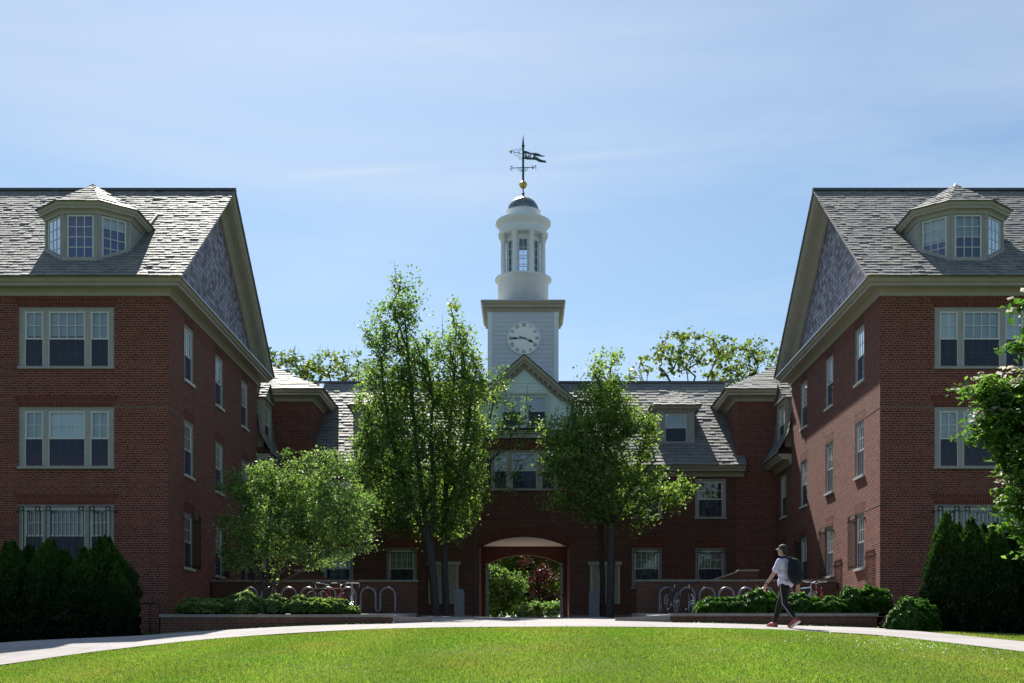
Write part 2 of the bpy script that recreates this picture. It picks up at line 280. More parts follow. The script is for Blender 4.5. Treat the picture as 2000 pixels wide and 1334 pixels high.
class MB:
    def __init__(s): s.v = []; s.f = []; s.uvs = {}; s.a = []
    def add(s, vs, fs, rnd=None):
        b = len(s.v); s.v += [tuple(v) for v in vs]; s.f += [tuple(b + i for i in f) for f in fs]
        s.a += [rnd if rnd is not None else 0.5] * len(vs); return s
    def face(s, *vs, rnd=None, uv=None):
        s.add(vs, [tuple(range(len(vs)))], rnd)
        if uv: s.uvs[len(s.f) - 1] = uv
        return s
    def box(s, x0, x1, y0, y1, z0, z1, rnd=None):
        return s.add([(x0,y0,z0),(x1,y0,z0),(x1,y1,z0),(x0,y1,z0),(x0,y0,z1),(x1,y0,z1),(x1,y1,z1),(x0,y1,z1)],
                     [(0,3,2,1),(4,5,6,7),(0,1,5,4),(1,2,6,5),(2,3,7,6),(3,0,4,7)], rnd)
    def fbox(s, fr, u0, u1, d0, d1, z0, z1):  # box in a wall frame (u along, d outward, z up)
        O, U, N = fr; P = lambda u, d, z: (O[0] + U[0]*u + N[0]*d, O[1] + U[1]*u + N[1]*d, O[2] + z)
        return s.add([P(u0,d0,z0),P(u1,d0,z0),P(u1,d1,z0),P(u0,d1,z0),P(u0,d0,z1),P(u1,d0,z1),P(u1,d1,z1),P(u0,d1,z1)],
                     [(0,3,2,1),(4,5,6,7),(0,1,5,4),(1,2,6,5),(2,3,7,6),(3,0,4,7)])
    def tube(s, pts, r, seg=8, caps=True):
        pts = [Vector(p) for p in pts]; n = len(pts); rs = r if isinstance(r, (list, tuple)) else [r] * n
        b = len(s.v); prev = None
        for i, p in enumerate(pts):
            t = (pts[min(i+1, n-1)] - pts[max(i-1, 0)]); t = t.normalized() if t.length > 1e-9 else Vector((0,0,1))
            if prev is None:
                a = t.cross(Vector((0,0,1)) if abs(t.z) < 0.9 else Vector((1,0,0))).normalized()
            else: a = (prev - t * prev.dot(t)).normalized()
            prev = a; c = t.cross(a)
            for k in range(seg):
                th = 2 * math.pi * k / seg; q = p + (a * math.cos(th) + c * math.sin(th)) * rs[i]; s.v.append(tuple(q)); s.a.append(0.5)
        for i in range(n - 1):
            for k in range(seg):
                k2 = (k + 1) % seg; s.f.append((b+i*seg+k, b+i*seg+k2, b+(i+1)*seg+k2, b+(i+1)*seg+k))
        if caps: s.f.append(tuple(b + k for k in range(seg))[::-1]); s.f.append(tuple(b + (n-1)*seg + k for k in range(seg)))
        return s
    def lathe(s, prof, c, seg=32, ph=0.0):    # profile [(r, z)]
        b = len(s.v)
        for r, z in prof:
            for k in range(seg):
                th = 2*math.pi*k/seg + ph; s.v.append((c[0]+r*math.cos(th), c[1]+r*math.sin(th), c[2]+z)); s.a.append(0.5)
        for i in range(len(prof)-1):
            for k in range(seg):
                k2 = (k+1) % seg; s.f.append((b+i*seg+k, b+i*seg+k2, b+(i+1)*seg+k2, b+(i+1)*seg+k))
        s.f.append(tuple(b+k for k in range(seg))[::-1]); s.f.append(tuple(b+(len(prof)-1)*seg+k for k in range(seg))); return s
    def sphere(s, c, r, seg=16, rings=10, sc=(1,1,1)):
        b = len(s.v)
        for i in range(rings+1):
            ph = math.pi*i/rings
            for k in range(seg):
                th = 2*math.pi*k/seg; s.v.append((c[0]+r*sc[0]*math.sin(ph)*math.cos(th), c[1]+r*sc[1]*math.sin(ph)*math.sin(th), c[2]-r*sc[2]*math.cos(ph))); s.a.append(0.5)
        for i in range(rings):
            for k in range(seg):
                k2=(k+1)%seg; s.f.append((b+i*seg+k, b+i*seg+k2, b+(i+1)*seg+k2, b+(i+1)*seg+k))
        return s
    def sweep(s, secs, caps=True):            # list of equal-length vertex rings (open profile closed round)
        n = len(secs[0]); b = len(s.v)
        for sec in secs:
            for p in sec: s.v.append(tuple(p)); s.a.append(0.5)
        for i in range(len(secs)-1):
            for k in range(n):
                k2=(k+1)%n; s.f.append((b+i*n+k, b+i*n+k2, b+(i+1)*n+k2, b+(i+1)*n+k))
        if caps: s.f.append(tuple(b+k for k in range(n))[::-1]); s.f.append(tuple(b+(len(secs)-1)*n+k for k in range(n)))
        return s
    def build(s, name, mat, parent=None, origin=None, smooth=False, bevel=0.0, attr=False):
        o0 = ORG.get(parent.name, Vector((0,0,0))) if parent else (Vector(origin) if origin is not None else Vector((0,0,0)))
        me = bpy.data.meshes.new(name)
        me.from_pydata([(v[0]-o0.x, v[1]-o0.y, v[2]-o0.z) for v in s.v], [], s.f); me.update()
        bm = bmesh.new(); bm.from_mesh(me); bm.faces.ensure_lookup_table()
        if not attr and not s.uvs: bmesh.ops.recalc_face_normals(bm, faces=bm.faces)
        uvl = bm.loops.layers.uv.new('UVMap')
        for f in bm.faces:
            ex = s.uvs.get(f.index)
            n = f.normal
            if ex:
                for l, q in zip(f.loops, ex): l[uvl].uv = q
                continue
            if abs(n.z) > 0.95: U = Vector((1,0,0)); V = Vector((0,1,0))
            else:
                U = Vector((-n.y, n.x, 0)).normalized(); V = n.cross(U)
                if V.z < 0: V = -V
            for l in f.loops:
                p = l.vert.co + o0; l[uvl].uv = (p.dot(U), p.dot(V) if abs(n.z) > 0.05 else p.z)
            f.smooth = smooth
        bm.to_mesh(me); bm.free()
        if attr:
            at_ = me.attributes.new('rnd', 'FLOAT', 'POINT'); at_.data.foreach_set('value', np.array(s.a, dtype=np.float32))
        me.materials.append(MATS[mat] if isinstance(mat, str) else mat)
        o = bpy.data.objects.new(name, me); COL.objects.link(o)
        if parent: o.parent = parent; ORG[o.name] = o0
        else: o.location = o0; ORG[o.name] = o0
        if smooth:
            try: me.shade_smooth_by_angle = None
            except Exception: pass
        if bevel:
            md = o.modifiers.new('bevel', 'BEVEL'); md.width = bevel; md.segments = 1; md.limit_method = 'ANGLE'
        return o

def fast_mesh(name, verts, faces, rnd, mat, parent=None, origin=(0,0,0), smooth=False, join=False):
    """verts (N,3), faces (M,k) arrays"""
    o0 = np.array(ORG[parent.name] if parent else origin, dtype=np.float64)
    me = bpy.data.meshes.new(name); v = (verts - o0).astype(np.float32); k = faces.shape[1]
    me.vertices.add(len(v)); me.vertices.foreach_set('co', v.ravel())
    me.loops.add(faces.size); me.loops.foreach_set('vertex_index', faces.astype(np.int32).ravel())
    me.polygons.add(len(faces)); me.polygons.foreach_set('loop_start', np.arange(0, faces.size, k, dtype=np.int32))
    me.update(calc_edges=True)
    if rnd is not None:
        a = me.attributes.new('rnd', 'FLOAT', 'POINT'); a.data.foreach_set('value', rnd.astype(np.float32))
    me.materials.append(MATS[mat]); o = bpy.data.objects.new(name, me); COL.objects.link(o)
    if parent: o.parent = parent; ORG[o.name] = ORG[parent.name]
    else: o.location = origin; ORG[o.name] = Vector(origin)
    return o

# ------------------------------------------------------------ terrain
CP = [ # X, Y, height (eye level = 0)
 (0,24,.559),(4.91,23.5,.495),(6.68,22.5,.375),(7.44,20.5,.198),(7.93,18.5,.03),(8.9,14,-.36),
 (-2.9,24.2,.53),(-5.41,23.5,.382),(-7.31,21.5,.113),(-8.54,19,-.184),(-9.6,14,-.52),
 (-10.57,23.5,.227),(-8.27,26,.422),(-5.2,28,.689),(-3.2,33,.985),(0,46.7,1.475),(2.8,36,1.12),(3.6,30,.87),
 (5.9,28.3,.72),(8.5,27,.58),(8.9,24.5,.42),(9.43,22,.232),(0,30,.82),(0,38,1.17),(-4,46.7,1.475),(4,46.7,1.475),(-10,37,1.2),(10,37,1.2),
 (0,14,-.335),(4,14,-.34),(-4,14,-.36),(0,19,.16),(4,19,.13),(-4,19,.10),(0,0,-1.6),(12,0,-1.7),(-12,0,-1.8),(0,-20,-2.2),(0,7,-.97),
 (12.5,27,.42),(12.5,22,.15),(13.5,33,.55),(-12.5,28,.22),(-12,22,-.05),(-13.5,33,.4),(10,31,.7),(-10,31,.55),(16,14,-.7),(-16,14,-.8),
 (20,33,.4),(-20,33,.2),(0,58,1.55),(6,60,1.6),(-6,60,1.6),(30,60,1.6),(-30,60,1.6),(0,90,1.6),(40,90,1.6),(-40,90,1.6),(40,20,-.5),(-40,20,-.6),(35,-20,-2.2),(-35,-20,-2.2)]
_P = np.array(CP); 
def _phi(r2): return 0.5 * r2 * np.log(r2 + 1e-9)
_A = _phi(((_P[:,None,:2]-_P[None,:,:2])**2).sum(-1)) + np.eye(len(_P)) * 0.4
_Q = np.c_[np.ones(len(_P)), _P[:,:2]]; _S = np.block([[_A,_Q],[_Q.T,np.zeros((3,3))]])
_W = np.linalg.solve(_S, np.r_[_P[:,2],0,0,0])
def hgt(x, y):
    x = np.clip(np.atleast_1d(np.asarray(x, float)), -40, 40); y = np.clip(np.atleast_1d(np.asarray(y, float)), -20, 90)
    outv = np.empty(x.size)
    xf, yf = np.broadcast_arrays(x, y); xf = xf.ravel(); yf = yf.ravel(); outv = np.empty(xf.size)
    for i in range(0, xf.size, 20000):
        a = xf[i:i+20000]; b = yf[i:i+20000]
        d = _phi((a[:,None]-_P[:,0])**2 + (b[:,None]-_P[:,1])**2)
        outv[i:i+20000] = d @ _W[:-3] + _W[-3] + _W[-2]*a + _W[-1]*b
    return outv
def H(x, y): return float(hgt(x, y)[0])
gx = np.unique(np.r_[np.linspace(-400,-40,10), np.arange(-40,-16,2.), np.arange(-16,16.01,.5), np.arange(18,40.1,2.), np.linspace(40,400,10)])
gy = np.unique(np.r_[np.linspace(-300,-20,8), np.arange(-20,6,2.), np.arange(6,60.01,.5), np.arange(62,90.1,2.), np.linspace(90,700,12)])
GX, GY = np.meshgrid(gx, gy); GZ = hgt(GX.ravel(), GY.ravel())
gv = np.c_[GX.ravel(), GY.ravel(), GZ]; nx_, ny_ = len(gx), len(gy)
ii, jj = np.meshgrid(np.arange(nx_-1), np.arange(ny_-1)); b0 = (jj*nx_+ii).ravel()
gf = np.c_[b0, b0+1, b0+nx_+1, b0+nx_]
ground = fast_mesh('ground', gv, gf, None, 'lawn'); tag(ground, kind='structure')
uvl = ground.data.uv_layers.new(name='UVMap'); li = np.empty(len(ground.data.loops), dtype=np.int32); ground.data.loops.foreach_get('vertex_index', li)
uvl.data.foreach_set('uv', gv[li][:, :2].astype(np.float32).ravel())
for p in ground.data.polygons: p.use_smooth = True

def catmull(pts, n=8):
    pts = [Vector(p) for p in pts]; o = []
    for i in range(len(pts)-1):
        p0 = pts[max(i-1,0)]; p1 = pts[i]; p2 = pts[i+1]; p3 = pts[min(i+2,len(pts)-1)]
        for k in range(n):
            t = k/n; o.append(0.5*((2*p1)+(p2-p0)*t+(2*p0-5*p1+4*p2-p3)*t*t+(3*p1-p0-3*p2+p3)*t**3))
    o.append(pts[-1]); return o
INNER = catmull([(-10.6,6),(-9.9,12),(-9.5,15.5),(-8.54,19),(-7.31,21.5),(-5.41,23.3),(-2.9,24.1),(0,24.1),(2.8,24),(4.91,23.5),(6.68,22.5),(7.44,20.5),(7.93,18.5),(8.6,15),(9.4,10),(10,6)], 8)
OUTER = catmull([(13,6),(12.2,12),(11.0,17),(9.9,20.5),(9.35,22.3),(8.95,24.3),(8.6,26.4),(8.4,27.6)],6) + [Vector((8.4,28.6)), Vector((3.3,29.4)), Vector((3.2,46.65)), Vector((1.86,46.68)), Vector((1.86,57.5)), Vector((2.6,59.2)),
        Vector((-2.6,59.2)), Vector((-1.86,57.5)), Vector((-1.86,46.68)), Vector((-3.4,46.65)), Vector((-3.4,29.4)), Vector((-8.4,28.6))] + catmull([(-8.6,26.5),(-9.3,25.2),(-10.57,23.6),(-12,21.5),(-13,17),(-13.5,12),(-13.8,6)],6)
poly = [tuple(p) for p in INNER] + [tuple(p) for p in OUTER]
def drape(name, poly, mat, dz, step=0.6, kind='structure', parent=None):
    P = [Vector((x, y)) for x, y in poly]; n = len(P); inter = []
    xs = [p.x for p in P]; ys = [p.y for p in P]
    def inside(x, y):
        c = False
        for i in range(n):
            a = P[i]; b = P[i-1]
            if (a.y > y) != (b.y > y) and x < (b.x-a.x)*(y-a.y)/(b.y-a.y)+a.x: c = not c
        return c
    yy = min(ys)+step/2
    while yy < max(ys):
        xx = min(xs)+step/2
        while xx < max(xs):
            if inside(xx, yy): inter.append(Vector((xx+random.uniform(-.05,.05), yy+random.uniform(-.05,.05))))
            xx += step
        yy += step
    vs, es, fs, *_ = delaunay_2d_cdt(P+inter, [], [list(range(n))], 1, 1e-5)
    zz = hgt([v.x for v in vs], [v.y for v in vs]); m = MB()
    m.v = [(v.x, v.y, float(z)+dz) for v, z in zip(vs, zz)]; m.f = [tuple(f) for f in fs]; m.a = [0.5]*len(vs)
    for i, f in enumerate(m.f): m.uvs[i] = [(vs[k].x, vs[k].y) for k in f]
    o = m.build(name, mat)
    if o.data.polygons[0].normal.z < 0: o.data.flip_normals()
    for p in o.data.polygons: p.use_smooth = True
    return tag(o, kind=kind)
path = drape('path', poly, 'paving', 0.03)
# ------------------------------------------------------------ walls, windows, roofs
def wall(m, fr, u0, u1, z0, z1, holes=(), depth=0.14):
    O, U, N = fr; P = lambda u, z, d=0: (O[0]+U[0]*u+N[0]*d, O[1]+U[1]*u+N[1]*d, O[2]+z)
    us = sorted({u0, u1, *[h[0] for h in holes], *[h[1] for h in holes]}); zs = sorted({z0, z1, *[h[2] for h in holes], *[h[3] for h in holes]})
    us = [u for u in us if u0-1e-6 <= u <= u1+1e-6]; zs = [z for z in zs if z0-1e-6 <= z <= z1+1e-6]
    for a, b in zip(us, us[1:]):
        for c, d in zip(zs, zs[1:]):
            mu_, mz = (a+b)/2, (c+d)/2
            if any(h[0] < mu_ < h[1] and h[2] < mz < h[3] for h in holes): continue
            m.face(P(a,c), P(b,c), P(b,d), P(a,d), uv=[(a,c),(b,c),(b,d),(a,d)])
    for ua, ub, za, zb in holes:
        D = -depth
        m.face(P(ua,za), P(ua,zb), P(ua,zb,D), P(ua,za,D), uv=[(0,za),(0,zb),(depth,zb),(depth,za)])
        m.face(P(ub,za), P(ub,za,D), P(ub,zb,D), P(ub,zb), uv=[(0,za),(depth,za),(depth,zb),(0,zb)])
        m.face(P(ua,zb), P(ub,zb), P(ub,zb,D), P(ua,zb,D), uv=[(ua,0),(ub,0),(ub,depth),(ua,depth)])
        m.face(P(ua,za), P(ua,za,D), P(ub,za,D), P(ub,za), uv=[(ua,0),(ua,depth),(ub,depth),(ub,0)])

def lattice(m, fr, u0, u1, z0, z1, d0, d1, nx, nz, rail=0.045, bar=0.022):
    m.fbox(fr, u0, u0+rail, d0, d1, z0, z1); m.fbox(fr, u1-rail, u1, d0, d1, z0, z1)
    m.fbox(fr, u0+rail, u1-rail, d0, d1, z0, z0+rail); m.fbox(fr, u0+rail, u1-rail, d0, d1, z1-rail, z1)
    e = 0.004
    for i in range(1, nx): u = u0+rail+(u1-u0-2*rail)*i/nx; m.fbox(fr, u-bar/2, u+bar/2, d0+e, d1-e, z0+rail, z1-rail)
    for i in range(1, nz): z = z0+rail+(z1-z0-2*rail)*i/nz; m.fbox(fr, u0+rail, u1-rail, d0+2*e, d1-2*e, z-bar/2, z+bar/2)
def pane_face(m, fr, u0, u1, z0, z1, d):
    O, U, N = fr; P = lambda u, z: (O[0]+U[0]*u+N[0]*d, O[1]+U[1]*u+N[1]*d, O[2]+z)
    m.face(P(u0,z0), P(u1,z0), P(u1,z1), P(u0,z1))

def window(parent, fr, ua, ub, za, zb, lights, depth=0.14, blind=1.0, scr=True, cloth='blind', open_=0, zl=None, trimmat='trim_grey', side=False):
    """opening ua..ub, za..zb in the wall; lights = [(u0, u1, columns)]; double-hung sashes"""
    f = MB(); sillh = 0.07; zt = zb-0.10; z0 = za+sillh+0.02
    # frame boards fill the opening round the lights
    f.fbox(fr, ua, ub, -0.125, -0.035, zt, zb-0.002); f.fbox(fr, ua, ub, -0.125, -0.035, za+sillh, z0)
    e = [ua] + [x for l in lights for x in l[:2]] + [ub]
    for a, b in zip(e[::2], e[1::2]): f.fbox(fr, a, b, -0.125, -0.035, z0, zt)
    # raised outer moulding
    f.fbox(fr, ua, ua+0.035, -0.035, -0.012, za+sillh, zb-0.003); f.fbox(fr, ub-0.035, ub, -0.035, -0.012, za+sillh, zb-0.003); f.fbox(fr, ua+0.035, ub-0.035, -0.035, -0.012, zb-0.04, zb-0.003)
    W = f.build('window', trimmat, parent)
    s = MB(); s.fbox(fr, ua-0.03, ub+0.03, -0.13, 0.06, za, za+sillh); s.build('sill', 'white_paint' if side else trimmat, W)
    mid = (z0+zt)/2
    for k, (a, b, nx) in enumerate(lights):
        up, lo, g1, g2 = MB(), MB(), MB(), MB()
        lattice(up, fr, a+.003, b-.003, mid-0.02, zt-.003, -0.085, -0.050, nx, 2)
        for q0, q1 in ((a,a+.018),(b-.018,b)): up.fbox(fr, q0+.001, q1-.001, -0.0505, -0.034, z0, zt)
        lattice(lo, fr, a+.01, b-.01, z0+.003, mid+0.02, -0.120, -0.088, nx, 2)
        pane_face(g1, fr, a+.04, b-.04, mid+.01, zt-.04, -0.066); pane_face(g2, fr, a+.05, b-.05, z0+.04, mid-.01, -0.104)
        up.build('upper_sash', 'white_paint', W); lo.build('lower_sash', 'trim_grey', W); g1.build('pane', 'glass', W); g2.build('pane', 'glass', W)
        bz = blind[k] if isinstance(blind, (list, tuple)) else blind
        if bz > 0: q = MB(); pane_face(q, fr, a+.01, b-.01, zt-(zt-z0)*0.5*bz-0.02, zt-.01, -0.135); q.build('window_blind', cloth, W)
        if scr: q = MB(); pane_face(q, fr, a+.02, b-.02, z0+.01, mid-.02, -0.045); q.build('insect_screen', 'screen', W)
    return W

def jack_arch(m, fr, ua, ub, z, h=0.42, splay=0.13, seg=1, proud=0.003):
    O, U, N = fr; P = lambda u, zz: (O[0]+U[0]*u+N[0]*proud, O[1]+U[1]*u+N[1]*proud, O[2]+zz)
    n = max(3, round((ub-ua)/0.074)); c = (ua+ub)/2; k = (ub-ua+2*splay)/(ub-ua)
    for i in range(n):
        a, b = ua+(ub-ua)*i/n, ua+(ub-ua)*(i+1)/n
        m.face(P(a,z), P(b,z), P(c+(b-c)*k,z+h), P(c+(a-c)*k,z+h), uv=[(0.15*(i%2)+0, i*.074),(0.15*(i%2), (i+1)*.074),(0.15*(i%2)+h,(i+1)*.074),(0.15*(i%2)+h, i*.074)])

def grille(parent, fr, ua, ub, za, zb, groups, out_=0.13):
    m = MB(); r = 0.009
    def rod(u0, z0, u1, z1, rr=r, d=out_): m.fbox(fr, min(u0,u1)-rr, max(u0,u1)+rr, d-rr, d+rr, min(z0,z1)-rr, max(z0,z1)+rr)
    O, U, N = fr
    top = zb-0.06; rail = top-0.14
    for g0, g1 in groups:
        rod(g0, top, g1, top)
        for e in (g0, g1-0.13) if g1-g0 > 0.3 else (g0,):
            cu, cz = e+0.065, top-0.068
            pts = [(O[0]+U[0]*(cu+.055*math.cos(t))+N[0]*out_, O[1]+U[1]*(cu+.055*math.cos(t))+N[1]*out_, O[2]+cz+.055*math.sin(t)) for t in [2*math.pi*k/14 for k in range(15)]]
            m.tube(pts, 0.012, 5, caps=False)
            rod(e, za+0.04, e, top); rod(e+0.13, za+0.04, e+0.13, top)
        n = max(1, round((g1-g0-0.26)/0.115))
        for i in range(1, n): u = g0+0.13+(g1-g0-0.26)*i/n; rod(u, za+0.04, u, rail, 0.0075)
    rod(ua-0.10, rail, ub+0.10, rail); rod(ua, za+0.12, ub, za+0.12); rod(ua, za+0.04, ub, za+0.04, 0.0075)
    for u in (ua-0.10, ub+0.10):
        m.fbox(fr, u-r, u+r, 0.0, out_, rail-r, rail+r); m.fbox(fr, u-.03, u+.03, 0.001, 0.02, rail-.03, rail+.03)
    for u in (ua, ub): m.fbox(fr, u-r, u+r, 0.0, out_, za+0.12-r, za+0.12+r)
    return m.build('window_grille', 'iron', parent)

def slate_poly(m, pts, course=0.205, wmin=0.15, wmax=0.28, lift=0.0):
    """slates laid as overlapping thin slabs over a planar convex polygon, eave edge pts[0]->pts[1]"""
    P = [Vector(p) for p in pts]; U = (P[1]-P[0]).normalized(); n = None
    for q in P[2:]:
        c = U.cross(q-P[0])
        if c.length > 1e-4: n = c.normalized(); break
    if n.z < 0: n = -n
    V = n.cross(U)
    if V.z < 0: V = -V
    rh = U.cross(V).dot(n) > 0
    uv = [((p-P[0]).dot(U), (p-P[0]).dot(V)) for p in P]; N_ = len(uv)
    def iv(v):
        xs = []
        for i in range(N_):
            (a, b), (c, d) = uv[i], uv[(i+1) % N_]
            if abs(b-d) < 1e-9:
                if abs(v-b) < 1e-6: xs += [a, c]
                continue
            if min(b, d)-1e-9 <= v <= max(b, d)+1e-9: xs.append(a+(c-a)*(v-b)/(d-b))
        return (min(xs), max(xs)) if xs else None
    vmax = max(q[1] for q in uv); v = 0.0
    m.face(*[p+n*(lift-0.004) for p in P], rnd=0.2)
    row = 0
    while v < vmax-0.03:
        v2 = min(v+course, vmax-0.002); A, B = iv(v+1e-4), iv(v2-1e-4)
        if A and B:
            u = min(A[0], B[0])-random.uniform(0, 0.2); end = max(A[1], B[1])
            sag = random.random()
            while u < end:
                wd = random.uniform(wmin, wmax); g = 0.004; t = random.choice((0.016, 0.020, 0.024, 0.030)) + (0.015 if random.random() < 0.04 else 0)
                dv = random.uniform(-0.012, 0.012) - (0.03 if random.random() < 0.03 else 0); rn = random.random()
                if random.random() < 0.012: u += wd; continue
                ul, ur = u+g, u+wd-g
                la, ra = max(ul, A[0]), min(ur, A[1]); lb, rb = max(ul, B[0]), min(ur, B[1])
                if ra-la < 0.02 and rb-lb < 0.02: u += wd; continue
                if ra < la: la = ra = (la+ra)/2
                if rb < lb: lb = rb = (lb+rb)/2
                vv = max(v+dv, -0.02) if v > 0 else -0.02-0.01*random.random()
                Q = lambda uu, v_, h: P[0]+U*uu+V*v_+n*(h+lift)
                tt = t*random.uniform(.75, 1.25)
                a0, a1, b1, b0 = Q(la, vv, t), Q(ra, vv, tt), Q(rb, v2+0.01, 0.003), Q(lb, v2+0.01, 0.003)
                c0, c1 = Q(la, vv, 0), Q(ra, vv, 0)
                m.add([a0, a1, b1, b0, c0, c1], [(0,1,2,3), (4,5,1,0), (4,0,3), (1,5,2)] if rh else [(3,2,1,0), (0,1,5,4), (3,0,4), (2,5,1)], rn)
                u += wd
        v += course; row += 1

def cornice_path(m, path, prof, side=1, closed=False):
    """sweep profile [(d, z)] along a level polyline [(x, y)]; outward = left (+1) or right (-1) of travel"""
    P = [Vector(p) for p in path]; secs = []; n = len(P)
    for i, p in enumerate(P):
        def nrm_(a, b): t = (b-a).normalized(); return Vector((-t.y, t.x))*side
        ns_ = []
        if i > 0 or closed: ns_.append(nrm_(P[i-1], p))
        if i < n-1 or closed: ns_.append(nrm_(p, P[(i+1) % n]))
        if len(ns_) == 2:
            k = ns_[0]+ns_[1]; mi = k*(2/k.length_squared) if k.length > 1e-6 else ns_[0]
        else: mi = ns_[0]
        secs.append([(p.x+mi.x*d, p.y+mi.y*d, z) for d, z in prof])
    if closed: secs.append(secs[0])
    m.sweep(secs, caps=not closed)

EAVE = [(0,10.17),(0.045,10.17),(0.045,10.28),(0.075,10.30),(0.11,10.335),(0.11,10.352),(0.38,10.355),(0.38,10.43),(0.41,10.437),(0.44,10.46),(0.475,10.53),(0.52,10.545),(0.52,10.565),(0,10.565)]
def shift(prof, dz): return [(d, z+dz) for d, z in prof]
TRI = [(-1.185,-0.675,2),(-0.515,0.515,4),(0.675,1.185,2)]
SL = 0.79
def wing(s, label):
    b = empty('brick_building', (s*14, 38, H(s*14, 33)), label, 'building')
    FX = 10.07; END = 23.0
    wm = MB(); jm = MB()
    front = ((0, 33.0, 0), (1, 0, 0), (0, -1, 0)); inner = ((s*FX, 0, 0), (0, 1, 0), (-s, 0, 0))
    tops = (9.855, 7.03, 4.27); cs = [s*12.96, s*16.28, s*19.6]; hw = 1.345; hh = 1.75
    holes = [(c-hw, c+hw, t-hh, t) for c in cs for t in tops]
    x0, x1 = (s*END, s*FX) if s < 0 else (s*FX, s*END)
    wall(wm, front, x0, x1, -1.0, 10.18, holes, 0.15)
    ys = (35.02, 38.5, 42.0); hs = [(y-.475, y+.475, t-1.72, t-0.01) for y in ys for t in tops] + [(45.3-.475, 45.3+.475, t-1.72, t-0.01) for t in tops[1:]]
    wall(wm, inner, 33.0, 43.9, -1.0, 10.18, [h for h in hs if h[1] < 43.9], 0.17)
    wall(wm, inner, 43.9, 46.7, -0.5, 7.6, [h for h in hs if h[0] > 43.9], 0.17)
    wall(wm, ((s*END,0,0),(0,1,0),(s,0,0)), 33.0, 57.2, -1.0, 10.18)
    # corner block rising through three storeys
    bx0, bx1 = (s*END, s*8.5) if s < 0 else (s*8.5, s*END)
    wall(wm, ((0,46.7,0),(1,0,0),(0,-1,0)), bx0, bx1, 0.5, 10.18)
    wall(wm, ((s*8.5,0,0),(0,1,0),(-s,0,0)), 46.7, 57.2, 0.5, 10.18)
    wall(wm, ((0,57.2,0),(1,0,0),(0,1,0)), bx0, bx1, 0.5, 10.18)
    wall(wm, ((0,43.9,0),(1,0,0),(0,1,0)), x0, x1, 7.5, 10.18)
    wm.build('wall', 'brick', b)
    def arch1(*a): j_ = MB(); jack_arch(j_, *a); j_.build('brick_arch', 'brick_soldier', b)
    for c in cs:
        for t in tops: arch1(front, c-hw, c+hw, t, 0.28 if t > 9 else 0.32, 0.14)
    for h in hs: arch1(inner, h[0], h[1], h[3], 0.31 if h[3] < 9 else 0.28, 0.10)
    for t in tops[1:]:
        mj = MB(); a, c2 = sorted((s*(12.96-hw-.0), s*(FX+.002))); mj.box(a, c2, 32.994, 33.0, t-.012, t+.004); mj.box(min(s*FX,s*(FX-.006)), max(s*FX,s*(FX-.006)), 33.0, 34.5, t-.012, t+.002); mj.build('mortar_joint', 'coping', b)
    for c in cs:
        for k, t in enumerate(tops):
            bl = [tuple(random.choice((1,1,.97,.85)) for _ in range(3)), tuple(random.choice((1,1,.96,.9)) for _ in range(3)), (.95,1,1)][k]
            window(b, front, c-hw, c+hw, t-hh, t, [(c+a, c+d, n) for a, d, n in TRI], 0.15, blind=list(bl), cloth='blind' if k < 2 else 'curtain')
            if k == 2: grille(b, front, c-hw+.05, c+hw-.05, t-hh, t, [(c-1.29, c-.70), (c-.53, c+.53), (c+.70, c+1.29)])
    for i, h in enumerate(hs):
        window(b, inner, h[0], h[1], h[2], h[3], [(h[0]+.12, h[1]-.12, 3)], 0.17, blind=random.choice((0,0.45,0.8,1.0,1.0)), side=True, cloth=random.choice(('blind','blind_warm','curtain')))
        if h[3] < 5: grille(b, inner, h[0]+.02, h[1]-.02, h[2], h[3], [(h[0]+.03, h[1]-.03)], 0.22)
    # cornices
    cm = MB(); side = -1 if s < 0 else 1
    cornice_path(cm, [(s*END,33.0),(s*FX,33.0),(s*FX,43.95),(s*(FX+3),43.95)], EAVE, side)
    cornice_path(cm, [(s*END,46.7-.001),(s*8.5,46.7-.001),(s*8.5,57.2),(s*(END),57.2)], shift(EAVE, 0.0), side)
    cm.build('cornice', 'trim', b)
    lm = MB(); X = s*FX
    lm.face((X-s*.53,32.6,10.569),(X-s*.53,44.3,10.569),(X+s*.03,44.3,10.70),(X+s*.03,32.6,10.70)); lm.face((X-s*.53,32.6,10.569),(X-s*.53,44.3,10.569),(X-s*.53,44.3,10.53),(X-s*.53,32.6,10.53))
    lm.build('flashing', 'lead', b)
    # gable
    Ym, YE = 38.45, (32.45, 44.45); ZR = 10.565+SL*(Ym-YE[0])
    gm = MB(); gm.face((X+s*.03,33.0,10.6),(X+s*.03,43.9,10.6),(X+s*.03,Ym,10.6+SL*5.45+.35)); gm.build('gable', 'hung_slate', b)
    rm = MB(); prof = [(-.02,0),(.50,0),(.495,-.05),(.44,-.13),(.39,-.145),(.39,-.235),(.15,-.235),(.13,-.27),(.07,-.32),(.06,-.56),(-.02,-.56)]
    c_ = math.cos(math.atan(SL)); 
    def rk(y, z): return [(X-s*d, y, z+t/c_) for d, t in prof]
    ef = lambda sg: [(X-s*d, (YE[0] if sg > 0 else YE[1])-sg*t/c_/SL, 10.566) for d, t in prof]
    rm.sweep([ef(1), rk(Ym, ZR), ef(-1)]); rm.build('raking_cornice', 'trim', b)
    # roofs
    ro = MB(); xa, xb = s*(FX-.56), s*END
    slate_poly(ro, [(xa,32.42,10.575),(xb,32.42,10.575),(xb,Ym,ZR+.012),(xa,Ym,ZR+.012)])
    slate_poly(ro, [(xb,44.48,10.575),(xa,44.48,10.575),(xa,Ym,ZR+.012),(xb,Ym,ZR+.012)], 0.6, 1.0, 2.0)
    # block hip roof
    hx, hz = 14.4, 14.25; e = .55
